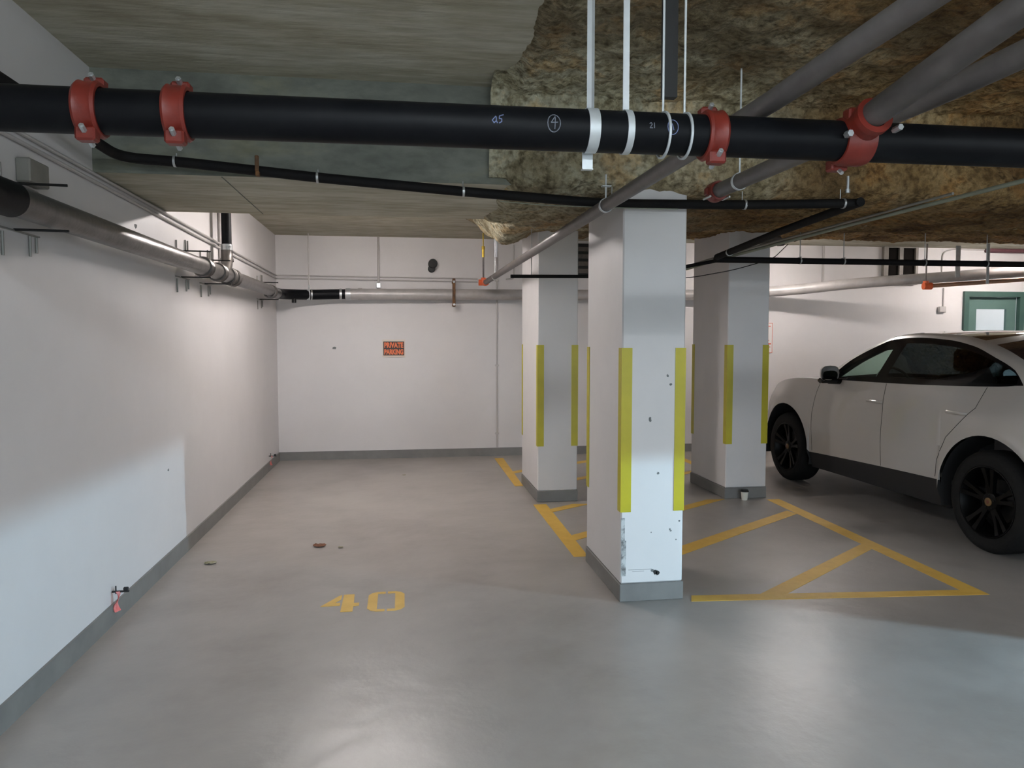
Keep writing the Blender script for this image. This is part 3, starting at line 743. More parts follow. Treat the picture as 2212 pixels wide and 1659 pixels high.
part('saddle', MB().box(1.25, 1.302, 10.085, 10.108, 1.24, 1.262).box(1.25, 1.302, 10.085, 10.108, .30, .322).box(1.25, 1.302, 10.085, 10.108, 2.40, 2.42), M['conduit'], t2)
solo('hanger_strut', MB().box(1.075, 1.115, 8.78, 8.80, 2.58, 2.80).box(1.075, 1.082, 8.77, 8.80, 2.58, 2.80).box(1.108, 1.115, 8.77, 8.80, 2.58, 2.80), M['band'],
     'pale steel strut hanging from the lumpy ceiling near the brass sprinkler head', 'strut', (1.095, 8.79, 2.6))
solo('conduit', MB().tube([(1.51, 10.101, 2.90), (1.51, 10.101, 2.44), (1.40, 10.101, 2.43)], .009, 8, bend=.03), M['conduit'], 'short thin conduit with a hooked foot left of the second column', 'conduit', (1.51, 10.095, 2.6))
# wall bracket with rust
t2 = thing('wall_bracket', 'dark rusty vertical bracket across the pale pipe on the back wall', 'bracket', (.675, 10.0, 2.2))
part('strut', MB().box(.655, .695, 9.885, 9.905, 2.04, 2.415, 0, bev=.003).box(.66, .69, 9.90, 10.10, 2.36, 2.38).box(.66, .69, 9.90, 10.10, 2.06, 2.08), M['rust'], t2)
part('nut', MB().tube([(.675, 9.885, 2.37), (.675, 9.855, 2.37)], .016, 6).tube([(.675, 9.885, 2.07), (.675, 9.855, 2.07)], .016, 6), M['steel'], t2)
# black duct stub
t2 = thing('wall_duct', 'round black duct stub high on the back wall', 'duct', (.401, 10.1, 2.61))
part('pipe_stub', MB().lathe((.405, 10.11, 2.62), (0, -1, 0), [(0, .062), (.10, .062), (.115, .055), (.115, 0)], 24), M['black'], t2)
part('small_stub', MB().lathe((.39, 10.11, 2.555), (0, -1, 0), [(0, .05), (.055, .05), (.07, .042), (.07, 0)], 20), M['black'], t2)
# louvre grille half hidden behind nearest column
t2 = thing('vent_grille', 'dark louvred vent grille on the back wall, glimpsed left of the nearest column', 'vent', (2.7, 10.1, 2.65))
part('frame', MB().box(2.38, 3.1, 10.07, 10.108, 2.50, 2.93), M['black'], t2, smooth=False)
part('louvre', MB().box(2.40, 3.08, 10.04, 10.07, 2.52, 2.58).box(2.40, 3.08, 10.04, 10.07, 2.62, 2.68).box(2.40, 3.08, 10.04, 10.07, 2.72, 2.78).box(2.40, 3.08, 10.04, 10.07, 2.82, 2.88), M['darksteel'], t2, smooth=False)

# sign PRIVATE PARKING
def text_mesh(s, offset=0.02):
    cu = bpy.data.curves.new('lettering', 'FONT'); cu.body = s; cu.offset = offset; cu.resolution_u = 3
    o = bpy.data.objects.new('lettering', cu); C.objects.link(o)
    dg = bpy.context.evaluated_depsgraph_get(); me = bpy.data.meshes.new_from_object(o.evaluated_get(dg))
    bpy.data.objects.remove(o); bpy.data.curves.remove(cu)
    return me
def wall_text(s, x0, x1, z0, z1, y, m, parent, name='lettering', offset=.03):
    me = text_mesh(s, offset); xs_ = [v.co.x for v in me.vertices]; ys_ = [v.co.y for v in me.vertices]
    a, b, c, d = min(xs_), max(xs_), min(ys_), max(ys_)
    l = parent.location
    for v in me.vertices:
        v.co = V((x0 + (v.co.x - a) / (b - a) * (x1 - x0) - l.x, y - l.y, z0 + (v.co.y - c) / (d - c) * (z1 - z0) - l.z))
    me.materials.clear(); me.materials.append(m); me.name = name
    o = bpy.data.objects.new(name, me); C.objects.link(o); o.parent = parent; return o
sx0, sx1, sz0, sz1 = -.262, .016, 1.392, 1.580
t2 = thing('parking_sign', 'orange and black PRIVATE PARKING sign on the back wall', 'sign', (-.12, 10.1, 1.4))
part('frame', MB().box(sx0 - .012, sx1 + .012, 10.094, 10.108, sz0 - .024, sz0).box(sx0 - .012, sx1 + .012, 10.094, 10.108, sz1, sz1 + .024)
     .box(sx0 - .012, sx0, 10.094, 10.108, sz0, sz1).box(sx1, sx1 + .012, 10.094, 10.108, sz0, sz1), M['cream'], t2, smooth=False)
part('panel', MB().box(sx0, sx1, 10.096, 10.108, sz0, sz1), M['signblack'], t2, smooth=False)
zm = (sz0 + sz1) / 2
wall_text('PRIVATE', sx0 + .012, sx1 - .012, zm + .008, sz1 - .012, 10.0945, M['signorange'], t2, offset=.05)
wall_text('PARKING', sx0 + .012, sx1 - .012, sz0 + .012, zm - .008, 10.0945, M['signorange'], t2, offset=.05)
# notice behind the dim column
t2 = thing('wall_notice', 'white notice with red print on the back wall, half hidden by the dim column', 'notice', (5.1, 10.1, 1.4))
part('sheet', MB().box(4.93, 5.31, 10.098, 10.108, 1.41, 1.85), M['paper'], t2, smooth=False)
m = MB()
for z in (1.418, 1.842): m.box(4.94, 5.30, 10.095, 10.098, z - .003, z + .003)
m.box(5.295, 5.30, 10.095, 10.098, 1.418, 1.842).box(4.94, 4.945, 10.095, 10.098, 1.418, 1.842)
for (z, h, x1) in ((1.80, .012, 5.27), (1.62, .008, 5.2), (1.595, .008, 5.25), (1.545, .02, 5.28), (1.50, .012, 5.27), (1.47, .008, 5.22)):
    m.box(4.97, x1, 10.095, 10.098, z - h / 2, z + h / 2)
part('print', m, M['redprint'], t2, smooth=False)
# small wall scar
solo('wall_scar', MB().prism([(-.93, 1.48), (-.885, 1.478), (-.88, 1.505), (-.90, 1.512), (-.925, 1.505)], 10.104, 10.109, 0, lambda x, y, z: (x, z, y)), M['chip'],
     'small grey paint scar on the back wall left of the orange sign', 'scar', (-.905, 10.106, 1.49), smooth=False)

for (y_, z_, r_, lab) in ((4.95, 2.31, .030, 'small grey smudge high on the left wall above the thick grey pipe'), (5.46, .69, .018, 'small dark nick low on the left wall inside the bluish light patch')):
    poly = [(y_ + r_ * random.uniform(.6, 1.3) * cos(a_ * .9), z_ + r_ * .5 * random.uniform(.6, 1.3) * sin(a_ * .9)) for a_ in range(7)]
    solo('wall_scar', MB().prism(poly, -1.641, -1.6385, 0, lambda x, y, z: (z, x, y)), M['chip'], lab, 'scar', (-1.64, y_, z_), smooth=False)

# ------------------------------------------------------------------ right rear : window grille, sprinkler drop, door
wf = MB().box(7.00, 7.55, 10.05, 10.11, 2.955, 2.99).box(7.00, 7.07, 10.05, 10.11, 2.45, 2.955).box(7.51, 7.55, 10.05, 10.11, 2.45, 2.955)
wf.box(7.25, 7.31, 10.05, 10.11, 2.45, 2.955).box(7.0, 7.55, 10.05, 10.11, 2.42, 2.45).box(7.07, 7.51, 10.05, 10.10, 2.715, 2.735)
win = struct('window_1', wf, M['winframe'], smooth=False)
struct('window_pane', MB().box(7.07, 7.51, 10.085, 10.105, 2.45, 2.955), M['winpane'], win, smooth=False)
t2 = thing('sprinkler_pipe', 'orange-brown pipe with an orange tee above the car roof near the green door', 'pipe', (7, 8.5, 2.3))
part('pipe_run', MB().tube([(6.50, 8.5, 2.275), (7.9, 8.3, 2.37), (9.6, 8.0, 2.49), (12.49, 7.5, 2.6)], .026, 16), M['copper'], t2)
part('tee_fitting', MB().lathe((6.51, 8.5, 2.276), (-1, .14, 0), [(-.06, .03), (-.06, .045), (.04, .045), (.045, 0)], 18).tube([(6.50, 8.5, 2.28), (6.50, 8.5, 2.34)], .035, 14), M['orange'], t2, label='orange tee fitting')
part('riser', MB().tube([(6.50, 8.5, 2.33), (6.50, 8.5, 2.80)], .010, 8), M['sprgrey'], t2)
part('strap', MB().box(7.22, 7.26, 8.36, 8.365, 2.30, 2.80), M['band'], t2)
solo('hanger_strap', MB().box(6.99, 7.05, 8.60, 8.61, 2.40, 2.80), M['band'], 'wide pale strap hanging above the car between grille and green door', 'strap', (7.02, 8.6, 2.6), smooth=False)
solo('heating_pipe', MB().tube([(8.68, 10.075, 2.945), (12.49, 10.075, 2.945)], .035, 16), M['burgundy'], 'dark burgundy pipe high on the back wall above the green door', 'pipe', (9.5, 10.03, 2.94))
solo('conduit', MB().tube([(7.98, 10.10, 2.50), (7.98, 10.10, 2.90), (8.12, 10.10, 2.955), (8.70, 10.10, 2.955)], .010, 10, bend=.12), M['conduit'], 'thin curved conduit on the back wall left of the burgundy pipe', 'conduit', (8.2, 10.09, 2.9))
t2 = thing('conduit', 'vertical white conduit on the back wall left of the dark grille window', 'conduit', (6.06, 10.09, 2.4))
part('rod', MB().tube([(6.06, 10.092, 2.30), (6.06, 10.09, 2.965)], .018, 10), M['conduit'], t2)
t2 = thing('conduit', 'thin white drop conduit ending in a small box left of the green door', 'conduit', (8.0, 10.09, 2.0))
part('rod', MB().tube([(8.02, 10.095, 2.10), (8.02, 10.095, 2.38)], .008, 8), M['conduit'], t2)
part('outlet_box', MB().box(7.93, 8.05, 10.06, 10.108, 2.01, 2.10, 0, bev=.01), M['conduit'], t2)
# door
fr = MB().box(DX0 - .03, DX0 + .05, 10.07, 10.14, 0, DZ + .03).box(DX1 - .05, DX1 + .03, 10.07, 10.14, 0, DZ + .03).box(DX0 + .05, DX1 - .05, 10.07, 10.14, DZ - .05, DZ + .03)
dr = struct('door_1', fr, M['greenframe'], smooth=False)
wx0, wx1, wz0, wz1 = 8.62, 9.13, 1.10, 2.07
lf = MB().box(DX0 + .05, wx0, 10.15, 10.19, 0.01, DZ - .05).box(wx1, DX1 - .05, 10.15, 10.19, 0.01, DZ - .05).box(wx0, wx1, 10.15, 10.19, 0.01, wz0).box(wx0, wx1, 10.15, 10.19, wz1, DZ - .05)
struct('door_leaf', lf, M['green'], dr, smooth=False)
struct('door_pane', MB().box(wx0, wx1, 10.168, 10.172, wz0, wz1), M['clearglass'] if False else glass('clear_door_glass', (.93, .95, .94)), dr, smooth=False)
struct('door_handle', MB().tube([(8.50, 10.15, 1.02), (8.50, 10.10, 1.02), (8.60, 10.10, 1.02)], .009, 10, bend=.01), M['steel'], dr)
# corridor behind the door
cor = MB().box(7.8, 10.2, 12.0, 12.1, 0, 3).box(7.7, 7.8, 10.31, 12.1, 0, 3).box(10.0, 10.1, 10.31, 12.1, 0, 3).box(7.7, 10.1, 10.31, 12.1, 2.9, 3.0)
struct('wall_corridor', cor, M['column'], smooth=False)

# ------------------------------------------------------------------ little things on the floor
t2 = thing('paper_cup', 'white paper cup with a black lid at the foot of the dim column', 'cup', (3.375, 6.93, 0))
part('cup_body', MB().lathe((3.375, 6.93, 0), (0, 0, 1), [(0, 0), (0, .028), (.085, .038), (.085, 0)], 20), M['cup'], t2)
part('lid', MB().lathe((3.375, 6.93, .084), (0, 0, 1), [(0, .041), (.008, .041), (.010, .034), (.02, .034), (.021, 0)], 20), M['black'], t2)
def leaf(x, y, s, m, lab, nm='dry_leaf'):
    mb = MB(); vs = []; n = 7
    for i in range(n):
        for j in range(n):
            u, v = i / (n - 1) - .5, j / (n - 1) - .5
            w = sqrt(max(0, .26 - u * u)) * 1.6
            vs.append((x + s * u, y + s * v * w * 1.2, .003 + s * .18 * abs(noise.noise(V((u * 5 + x, v * 5 + y, 1)))) + s * .1 * (u * u + v * v)))
    mb.add(vs, [(i * n + j, (i + 1) * n + j, (i + 1) * n + j + 1, i * n + j + 1) for i in range(n - 1) for j in range(n - 1)])
    return solo(nm, mb, m, lab, 'leaf', (x, y, 0))
leaf(-.655, 5.83, .10, M['leafbrown'], 'crumpled brown leaf on the floor beyond the number 40')
leaf(-1.38, 5.49, .085, M['leafgreen'], 'pale green-grey leaf scrap on the floor near the left wall')
leaf(-.49, 5.765, .04, M['leafgreen'], 'tiny pale scrap on the floor right of the crumpled brown leaf')
leaf(-.005, 8.78, .05, M['leafgreen'], 'tiny dark scrap on the floor far back near the back wall')

# ------------------------------------------------------------------ lamps (all outside the photographed view, hidden by beams or behind the camera)
def lamp(x, y, z, L_, mm, lab, grp=None, rz=0):
    t = thing('fluorescent_lamp', lab, 'ceiling lamp', (x, y, z), grp, rz)
    MB().box(-L_ / 2, L_ / 2, -.07, .07, 0.03, .075, 0, bev=.01).box(-L_ / 2 - .015, -L_ / 2, -.06, .06, -.015, .06).box(L_ / 2, L_ / 2 + .015, -.06, .06, -.015, .06).box(-.3, -.28, -.01, .01, .07, (HN if y < 4 else HS) - z).box(.28, .3, -.01, .01, .07, (HN if y < 4 else HS) - z).build('housing', M['white'], t, smooth=False)
    for s_ in (-.035, .035):
        MB().tube([(-L_ / 2, s_, 0), (L_ / 2, s_, 0)], .016, 10).build('tube', mm, t)
    return t
G = 'fluorescent lamps of the car park'
lamp(-3.6, -.6, 2.93, 1.2, M['lampleft'], 'added unseen lamp over the left end of the aisle, brightening faces turned left', G, radians(60))  # added to brighten column and car sides that face left
lamp(-5.5, -1.8, 2.93, 1.2, M['lampleft'], 'added unseen lamp over the far left end of the aisle, brightening faces turned left', G, radians(60))  # second added lamp for the same left-facing sides
lamp(-.35, 7.0, 2.87, 1.2, M['lampwarm'], 'lamp above stall 40 beyond the beam', G)
lamp(5.0, 8.68, 2.90, .8, M['lampwarm2'], 'lamp above the front of the parked car', G)
lamp(8.6, 8.68, 2.90, 1.2, M['lampwarm2'], 'added unseen lamp brightening the back wall beyond the parked car', G)  # added to lift the dark right end of the back wall
lamp(0.4, -.4, 2.93, 1.2, M['lampcool'], 'lamp over the aisle behind the camera', G)
lamp(5.2, -.6, 2.93, 1.2, M['lampcool'], 'lamp over the aisle behind the parked car', G, radians(35))
lamp(9.5, -.6, 2.93, 1.2, M['lampcool'], 'lamp over the far right of the aisle', G)
lamp(9.4, 11.0, 2.8, .6, M['lampcor'], 'lamp in the corridor behind the green door', G)

# unseen stand-in for a waiting car's headlight, hooded to shape the cut-off line
HX, HY, HZ = 5.75, 1.95, .945
aim = V((-1.64, 4.1, .30)) - V((HX, HY, HZ))
rz = math.atan2(aim.y, aim.x)
t = thing('headlamp_standin', 'bluish stand-in for a car headlight, added on a stand right of the view', 'headlamp_standin', (HX, HY, HZ), None, rz)
h = MB()
h.box(-.12, .30, -.16, .16, .003, .02); h.box(-.12, -.10, -.16, .16, -.16, .003)
h.box(-.12, .22, .15, .165, -.16, .003); h.box(-.12, .30, -.092, -.080, -.16, .003); h.box(-.12, .22, -.16, .16, -.175, -.16)
h.v = [(x, y, z - (.026 * x)) for x, y, z in h.v]
h.build('housing', M['black'], t, smooth=False)
MB().tube([(-.02, 0, -.17), (-.02, 0, -.93)], .015, 10).tube([(-.25, 0, -.93), (.2, 0, -.93)], .012, 8).tube([(-.02, -.22, -.93), (-.02, .22, -.93)], .012, 8).build('stand', M['black'], t)
ld = bpy.data.lights.new('standin_bulb', 'SPOT'); ld.energy = 640; ld.color = (.50, .80, 1.0); ld.spot_size = radians(64); ld.spot_blend = .9; ld.shadow_soft_size = .005
lo = bpy.data.objects.new('standin_bulb', ld); C.objects.link(lo); lo.parent = t
lo.rotation_euler = (V((-1, 0, .06))).to_track_quat('Z', 'Y').to_euler()

#CAR0#
# ------------------------------------------------------------------ parked car (heading for the back wall)
CX, CY = 5.285, 6.40
car = thing('car', 'chalk grey coupe-like SUV with black wheels parked nose-in beside the hatching', 'car', (CX, CY, 0))
HUBF, HUBR, HUBZ, RA, RT = 1.478, -1.478, .392, .492, .386
def crv(keys):
    ks = sorted(keys); n = len(ks)
    d = [(ks[i + 1][1] - ks[i][1]) / (ks[i + 1][0] - ks[i][0]) for i in range(n - 1)]
    m_ = [d[0]] + [0 if d[i - 1] * d[i] <= 0 else 2 * d[i - 1] * d[i] / (d[i - 1] + d[i]) for i in range(1, n - 1)] + [d[-1]]
    def f(x):
        if x <= ks[0][0]: return ks[0][1]
        if x >= ks[-1][0]: return ks[-1][1]
        for i in range(n - 1):
            if x <= ks[i + 1][0]:
                h = ks[i + 1][0] - ks[i][0]; t = (x - ks[i][0]) / h
                return ((2 * t ** 3 - 3 * t * t + 1) * ks[i][1] + (t ** 3 - 2 * t * t + t) * h * m_[i] + (-2 * t ** 3 + 3 * t * t) * ks[i + 1][1] + (t ** 3 - t * t) * h * m_[i + 1])
    return f
# half width envelope of the lower body
Wf = crv([(-2.52, .62), (-2.45, .80), (-2.25, .91), (-1.9, .965), (-1.5, .985), (-1.0, .975), (-.4, .968), (.3, .968), (.9, .972), (1.45, .978), (1.85, .95), (2.1, .87), (2.28, .72), (2.38, .45)])
R = [ # (w, z) curves from the sill up to the centre line
 (crv([(-2.52, -.10), (-2.0, -.06), (-1, -.055), (1, -.055), (2, -.06), (2.38, -.1)]), crv([(-2.52, .34), (-2.1, .26), (-1, .245), (1, .235), (2.0, .24), (2.38, .28)])),
 (crv([(-2.52, -.02), (-2, -.02), (-1, -.012), (1, -.012), (2, -.02), (2.38, -.02)]), crv([(-2.52, .50), (-2.1, .48), (-1, .462), (.97, .40), (1.3, .38), (2.38, .42)])),
 (crv([(-2.52, 0), (0, 0), (2.38, 0)]), crv([(-2.52, .74), (-1.5, .76), (0, .70), (1.5, .72), (2.38, .58)])),
 (crv([(-2.52, -.02), (-1.9, -.012), (-1.2, -.006), (0, -.022), (1.0, -.022), (1.6, -.012), (2.1, -.03), (2.38, -.05)]), crv([(-2.52, .98), (-1.9, 1.06), (-1.2, 1.05), (0, 1.0), (1.0, 1.0), (1.6, .98), (2.1, .86), (2.38, .66)])),
 (crv([(-2.52, -.12), (-2.2, -.13), (-1.72, -.115), (-1.0, -.085), (0, -.075), (.7, -.075), (1.0, -.075), (1.5, -.07), (1.85, -.08), (2.1, -.09), (2.38, -.1)]),
  crv([(-2.52, 1.12), (-2.2, 1.23), (-1.66, 1.27), (-1.5, 1.254), (-.77, 1.221), (-.26, 1.207), (.5, 1.195), (.72, 1.19), (1.1, 1.185), (1.5, 1.16), (1.8, 1.10), (2.0, 1.00), (2.2, .84), (2.38, .70)])),
 (None, crv([(-2.52, 1.13), (-2.2, 1.25), (-1.665, 1.275), (-1.63, 1.31), (-1.54, 1.376), (-1.29, 1.465), (-.98, 1.552), (-.65, 1.60), (-.22, 1.622), (.10, 1.602), (.31, 1.52), (.55, 1.385), (.70, 1.25), (.78, 1.195), (1.1, 1.19), (1.5, 1.167), (1.8, 1.105), (2.0, 1.005), (2.2, .845), (2.38, .705)])),
 (None, crv([(-2.52, 1.135), (-2.2, 1.26), (-1.9, 1.32), (-1.65, 1.385), (-1.3, 1.51), (-.98, 1.592), (-.65, 1.638), (-.22, 1.658), (.10, 1.637), (.31, 1.556), (.55, 1.43), (.78, 1.27), (.95, 1.20), (1.1, 1.195), (1.5, 1.175), (1.8, 1.12), (2.0, 1.03), (2.2, .87), (2.38, .71)])),
 (None, crv([(-2.52, 1.14), (-2.45, 1.19), (-2.3, 1.235), (-2.1, 1.30), (-1.65, 1.49), (-1.3, 1.60), (-.9, 1.67), (-.5, 1.69), (-.15, 1.695), (.15, 1.665), (.4, 1.56), (.7, 1.40), (.95, 1.24), (1.05, 1.20), (1.5, 1.19), (1.8, 1.14), (2.0, 1.06), (2.2, .90), (2.38, .72)])),
]
def lerp(a, b, t): return a + (b - a) * t
def hullw(y, zt):  # tumblehome of the greenhouse
    wb = Wf(y) + R[4][0](y); zb_ = R[4][1](y)
    k = max(0, zt - zb_); return wb - .42 * k - .55 * k * k
def zlow(y):
    for h in (HUBF, HUBR):
        d = abs(y - h)
        if d <= RA: return HUBZ + sqrt(max(0, RA * RA - d * d))
    return None
def rows(y):
    W = Wf(y); p = []
    for i in range(5): p.append([W + R[i][0](y), R[i][1](y)])
    z5 = R[5][1](y); p.append([hullw(y, z5), z5])
    z6 = R[6][1](y); p.append([hullw(y, z6) - .012, z6])
    hood = sstep(.75, 1.0, y); tail = 1 - sstep(-2.3, -1.7, y)
    if hood > 0: p[5][0] = lerp(p[5][0], W - .12, hood); p[6][0] = lerp(p[6][0], W - .26, hood)
    if tail > 0: p[5][0] = lerp(p[5][0], W - .15, tail); p[6][0] = lerp(p[6][0], W - .26, tail)
    p.append([0, R[7][1](y)])
    zl = zlow(y)
    if zl is not None:
        p[0] = [W + .012, zl]; p[1] = [W + .014, max(zl + .035, p[1][1])]
        p[2][1] = max(p[2][1], zl + .085); p[2][0] += .008 * sstep(.6, .9, zl); p[3][1] = max(p[3][1], zl + .14)
        if p[3][1] > p[4][1] - .05: p[3][1] = p[4][1] - .05
    return p
SUB = [2, 5, 5, 5, 8, 2, 8]
def section(y):
    p = rows(y); n = len(p); out = []
    for s_ in range(n - 1):
        a, b = p[s_], p[s_ + 1]
        pa = p[s_ - 1] if s_ > 0 else a; pb = p[s_ + 2] if s_ < n - 2 else b
        ta = [(b[k] - pa[k]) / 2 for k in (0, 1)]; tb = [(pb[k] - a[k]) / 2 for k in (0, 1)]
        if s_ in (0, 4): ta = tb = [b[k] - a[k] for k in (0, 1)]
        if s_ == 1 or s_ == 5: ta = [b[k] - a[k] for k in (0, 1)]
        if s_ == 3 or s_ == 5: tb = [b[k] - a[k] for k in (0, 1)]
        if s_ == 6: tb = [b[0] - a[0], 0]
        # limit tangents to avoid overshoot
        for tt in (ta, tb):
            l_ = math.hypot(*tt); m_ = 1.2 * math.hypot(b[0] - a[0], b[1] - a[1]) + 1e-9
            if l_ > m_: tt[0] *= m_ / l_; tt[1] *= m_ / l_
        for i in range(SUB[s_]):
            t = i / SUB[s_]; h0, h1, h2, h3 = 2 * t ** 3 - 3 * t * t + 1, t ** 3 - 2 * t * t + t, -2 * t ** 3 + 3 * t * t, t ** 3 - t * t
            out.append([h0 * a[k] + h1 * ta[k] + h2 * b[k] + h3 * tb[k] for k in (0, 1)])
    out.append(list(p[-1])); return out
st = set()
y = -2.52
while y < 2.38: st.add(round(y, 4)); y += .045
st.add(2.38)
for h in (HUBF, HUBR):
    st = {s_ for s_ in st if not (abs(s_ - h) < RA + .012)}
    for i in range(25):
        a = pi * i / 24; st.add(round(h + RA * cos(a) * .99999, 4))
    st.add(round(h + RA + .0015, 4)); st.add(round(h - RA - .0015, 4))
for s_ in (.60, .02, -.12, -.30, .95, .25, -1.15, -1.95): st.add(s_)
st = sorted(st); SEC = [section(y) for y in st]
off = [0]
for k in SUB: off.append(off[-1] + k)
NS = off[-1]
def region(y, j):
    """part name for a cell at station centre y, row cell j"""
    s_ = max(i for i in range(7) if off[i] <= j); q = j - off[s_]
    inarch = zlow(y) is not None
    if s_ == 0 and abs(y) < .985: return 'side_skirt'
    if s_ == 0 and not inarch: return 'bumper_lower'
    if s_ == 4 and -1.655 < y < .76:
        if q == 0 or q == SUB[4] - 1 or (q == SUB[4] - 2 and y > -.12): return 'window_trim'
        if y > .60 or -.12 < y < .02 or y < -1.60: return 'window_trim'
        return 'front_side_window' if y > 0 else 'rear_side_window'
    if s_ in (1, 2, 3):
        dz = abs(y - HUBR)
        if -.22 < y < .93: return 'front_door'
        if -1.34 < y <= -.22 and dz > 0:
            k = [j_ for j_ in (j,)][0]
            zc = section_z(y, j); 
            if math.hypot(y - HUBR, zc - HUBZ) > .60: return 'rear_door'
    if s_ == 6 and q >= 1:
        if .25 < y < .95: return 'windshield'
        if -1.0 < y < .05: return 'roof_panel'
        if -1.95 < y < -1.15: return 'rear_window'
    return 'body_shell'
import bisect
def section_z(y, j):
    i = max(0, min(len(st) - 1, bisect.bisect(st, y) - 1)); return SEC[i][j][1]
parts = {}
for side in (-1, 1):
    for i in range(len(st) - 1):
        yc = (st[i] + st[i + 1]) / 2
        for j in range(NS):
            r = region(yc, j)
            mid = r in ('body_shell', 'windshield', 'roof_panel', 'rear_window', 'window_trim', 'bumper_lower')
            key = (r, 0 if mid else side)
            d = parts.setdefault(key, ({}, [], []))
            q = []
            for (a, b) in ((i, j), (i + 1, j), (i + 1, j + 1), (i, j + 1)):
                kk = (a, b, side if b < NS else 0)
                if kk not in d[0]: d[0][kk] = len(d[1]); w_, z_ = SEC[a][b]; d[1].append((side * w_, st[a], z_))
                q.append(d[0][kk])
            if len(set(q)) < 3: continue
            d[2].append(tuple(q) if side > 0 else tuple(reversed(q)))
# close nose and tail
d = parts[('body_shell', 0)]
for a, rev in ((0, False), (len(st) - 1, True)):
    for b in range(NS):
        ks = [(a, b, -1), (a, b, 1), (a, b + 1, 1 if b + 1 < NS else 0), (a, b + 1, -1 if b + 1 < NS else 0)]
        ids = []
        for kk in ks:
            if kk not in d[0]:
                w_, z_ = SEC[kk[0]][kk[1]]; d[0][kk] = len(d[1]); d[1].append((kk[2] * w_, st[kk[0]], z_))
            if d[0][kk] not in ids: ids.append(d[0][kk])
        if len(ids) >= 3: d[2].append(tuple(reversed(ids)) if rev else tuple(ids))
pm = {'body_shell': 'carpaint', 'front_door': 'carpaint', 'rear_door': 'carpaint', 'side_skirt': 'cladding', 'bumper_lower': 'cladding', 'window_trim': 'carblack',
      'front_side_window': 'clearglass', 'rear_side_window': 'darkglass', 'windshield': 'clearglass', 'roof_panel': 'roofglass', 'rear_window': 'roofglass'}
plab = {'side_skirt': 'black sill cladding', 'roof_panel': 'glossy black roof panel', 'rear_side_window': 'dark privacy side window', 'front_side_window': 'green tinted front side window', 'window_trim': 'black window surround'}
doors = {}
for (r, side), (_, vs, fs) in sorted(parts.items()):
    mb = MB(); mb.v = vs; mb.f = fs; mb.m = [0] * len(fs)
    o = mb.build(r, M[pm[r]], car, ang=50, label=plab.get(r)); doors[(r, side)] = o
def surf(y, z):
    s_ = section(y)[: off[4] + 1]
    for a, b in zip(s_, s_[1:]):
        if min(a[1], b[1]) - 1e-6 <= z <= max(a[1], b[1]) + 1e-6 and abs(b[1] - a[1]) > 1e-6:
            return a[0] + (b[0] - a[0]) * (z - a[1]) / (b[1] - a[1])
    return s_[0][0] if z < s_[0][1] else s_[-1][0]
def seam(side, pl, par):
    pts = []
    for a, b in zip(pl, pl[1:]):
        for i in range(12):
            k = i / 12; y_, z_ = lerp(a[0], b[0], k), lerp(a[1], b[1], k); pts.append((side * (surf(y_, z_) - .001), y_, z_))
    y_, z_ = pl[-1]; pts.append((side * (surf(y_, z_) - .001), y_, z_))
    return MB().tube(pts, .0032, 6, cap=False).build('door_gap', M['seam'], par)
for side in (-1, 1):
    fd, rd = doors[('front_door', side)], doors[('rear_door', side)]
    seam(side, [(.93, .42), (.94, .8), (.88, 1.15)], fd)
    seam(side, [(-.22, .45), (-.22, .95), (-.18, 1.20)], fd)
    seam(side, [(-.93, .48), (-.95, .62), (-1.05, .82), (-1.22, .97), (-1.34, 1.08), (-1.36, 1.24)], rd)
    for (yc, par) in ((-.085, fd), (-1.165, rd)):
        w0 = surf(yc, 1.03); m = MB()
        m.tube([(side * (w0 - .005), yc - .105, 1.028), (side * (w0 + .028), yc - .085, 1.031), (side * (w0 + .034), yc, 1.032), (side * (w0 + .028), yc + .085, 1.031), (side * (w0 - .005), yc + .105, 1.028)], .012, 10, bend=.02)
        m.build('door_handle', M['carpaint'], par)
# arch liners, underbody
for h in (HUBF, HUBR):
    for side in (-1, 1):
        m = MB(); n = 24; vs = []
        for i in range(n + 1):
            a = -.28 + (pi + .56) * i / n
            for w_ in (.955, .55): vs.append((side * min(w_, Wf(h) - .02), h + RA * 1.003 * cos(a), HUBZ + RA * 1.003 * sin(a)))
        m.add(vs, [(2 * i, 2 * i + 1, 2 * i + 3, 2 * i + 2) for i in range(n)])
        m.add([(side * .55, h, HUBZ)] + [vs[2 * i + 1] for i in range(n + 1)], [(0, i + 1, i + 2) for i in range(n)])
        m.build('wheel_arch_liner', M['cladding'], car)
MB().box(-.86, .86, -.97, .97, .21, .36, 0, bev=.03).box(-.54, .54, -2.35, -.98, .24, .40).box(-.54, .54, .98, 2.2, .24, .40).build('underbody', M['cladding'], car, smooth=False)
# interior
MB().box(-.86, .86, -2.2, 1.0, .42, .46).box(-.80, .80, -1.95, -1.35, .46, 1.12).build('cabin_floor', M['interior'], car, smooth=False)
m = MB(); m.prism([(.35, .70), (.35, .98), (.50, 1.14), (.76, 1.205), (1.02, 1.16), (1.02, .5), (.5, .5)], -.83, .83, 0, lambda a, b, c: (c, a, b)); m.build('dashboard', M['interior'], car, smooth=False)
def seat(x, y, wd=.26):
    m = MB().box(x - wd, x + wd, y - .25, y + .27, .60, .78, 0, bev=.05)
    q = MB(); q.box(x - wd, x + wd, -.07, .07, 0, .58, 0, bev=.05); q.v = [(a, b - .30 * (c) + y - .26, c + .72) for a, b, c in q.v]; m.add(q.v, q.f)
    q = MB(); q.box(x - .13, x + .13, -.05, .05, 0, .19, 0, bev=.03); q.v = [(a, b + y - .46, c + 1.33 - .0) for a, b, c in q.v]; m.add(q.v, q.f)
    return m.build('seat', M['interior'], car, ang=50)
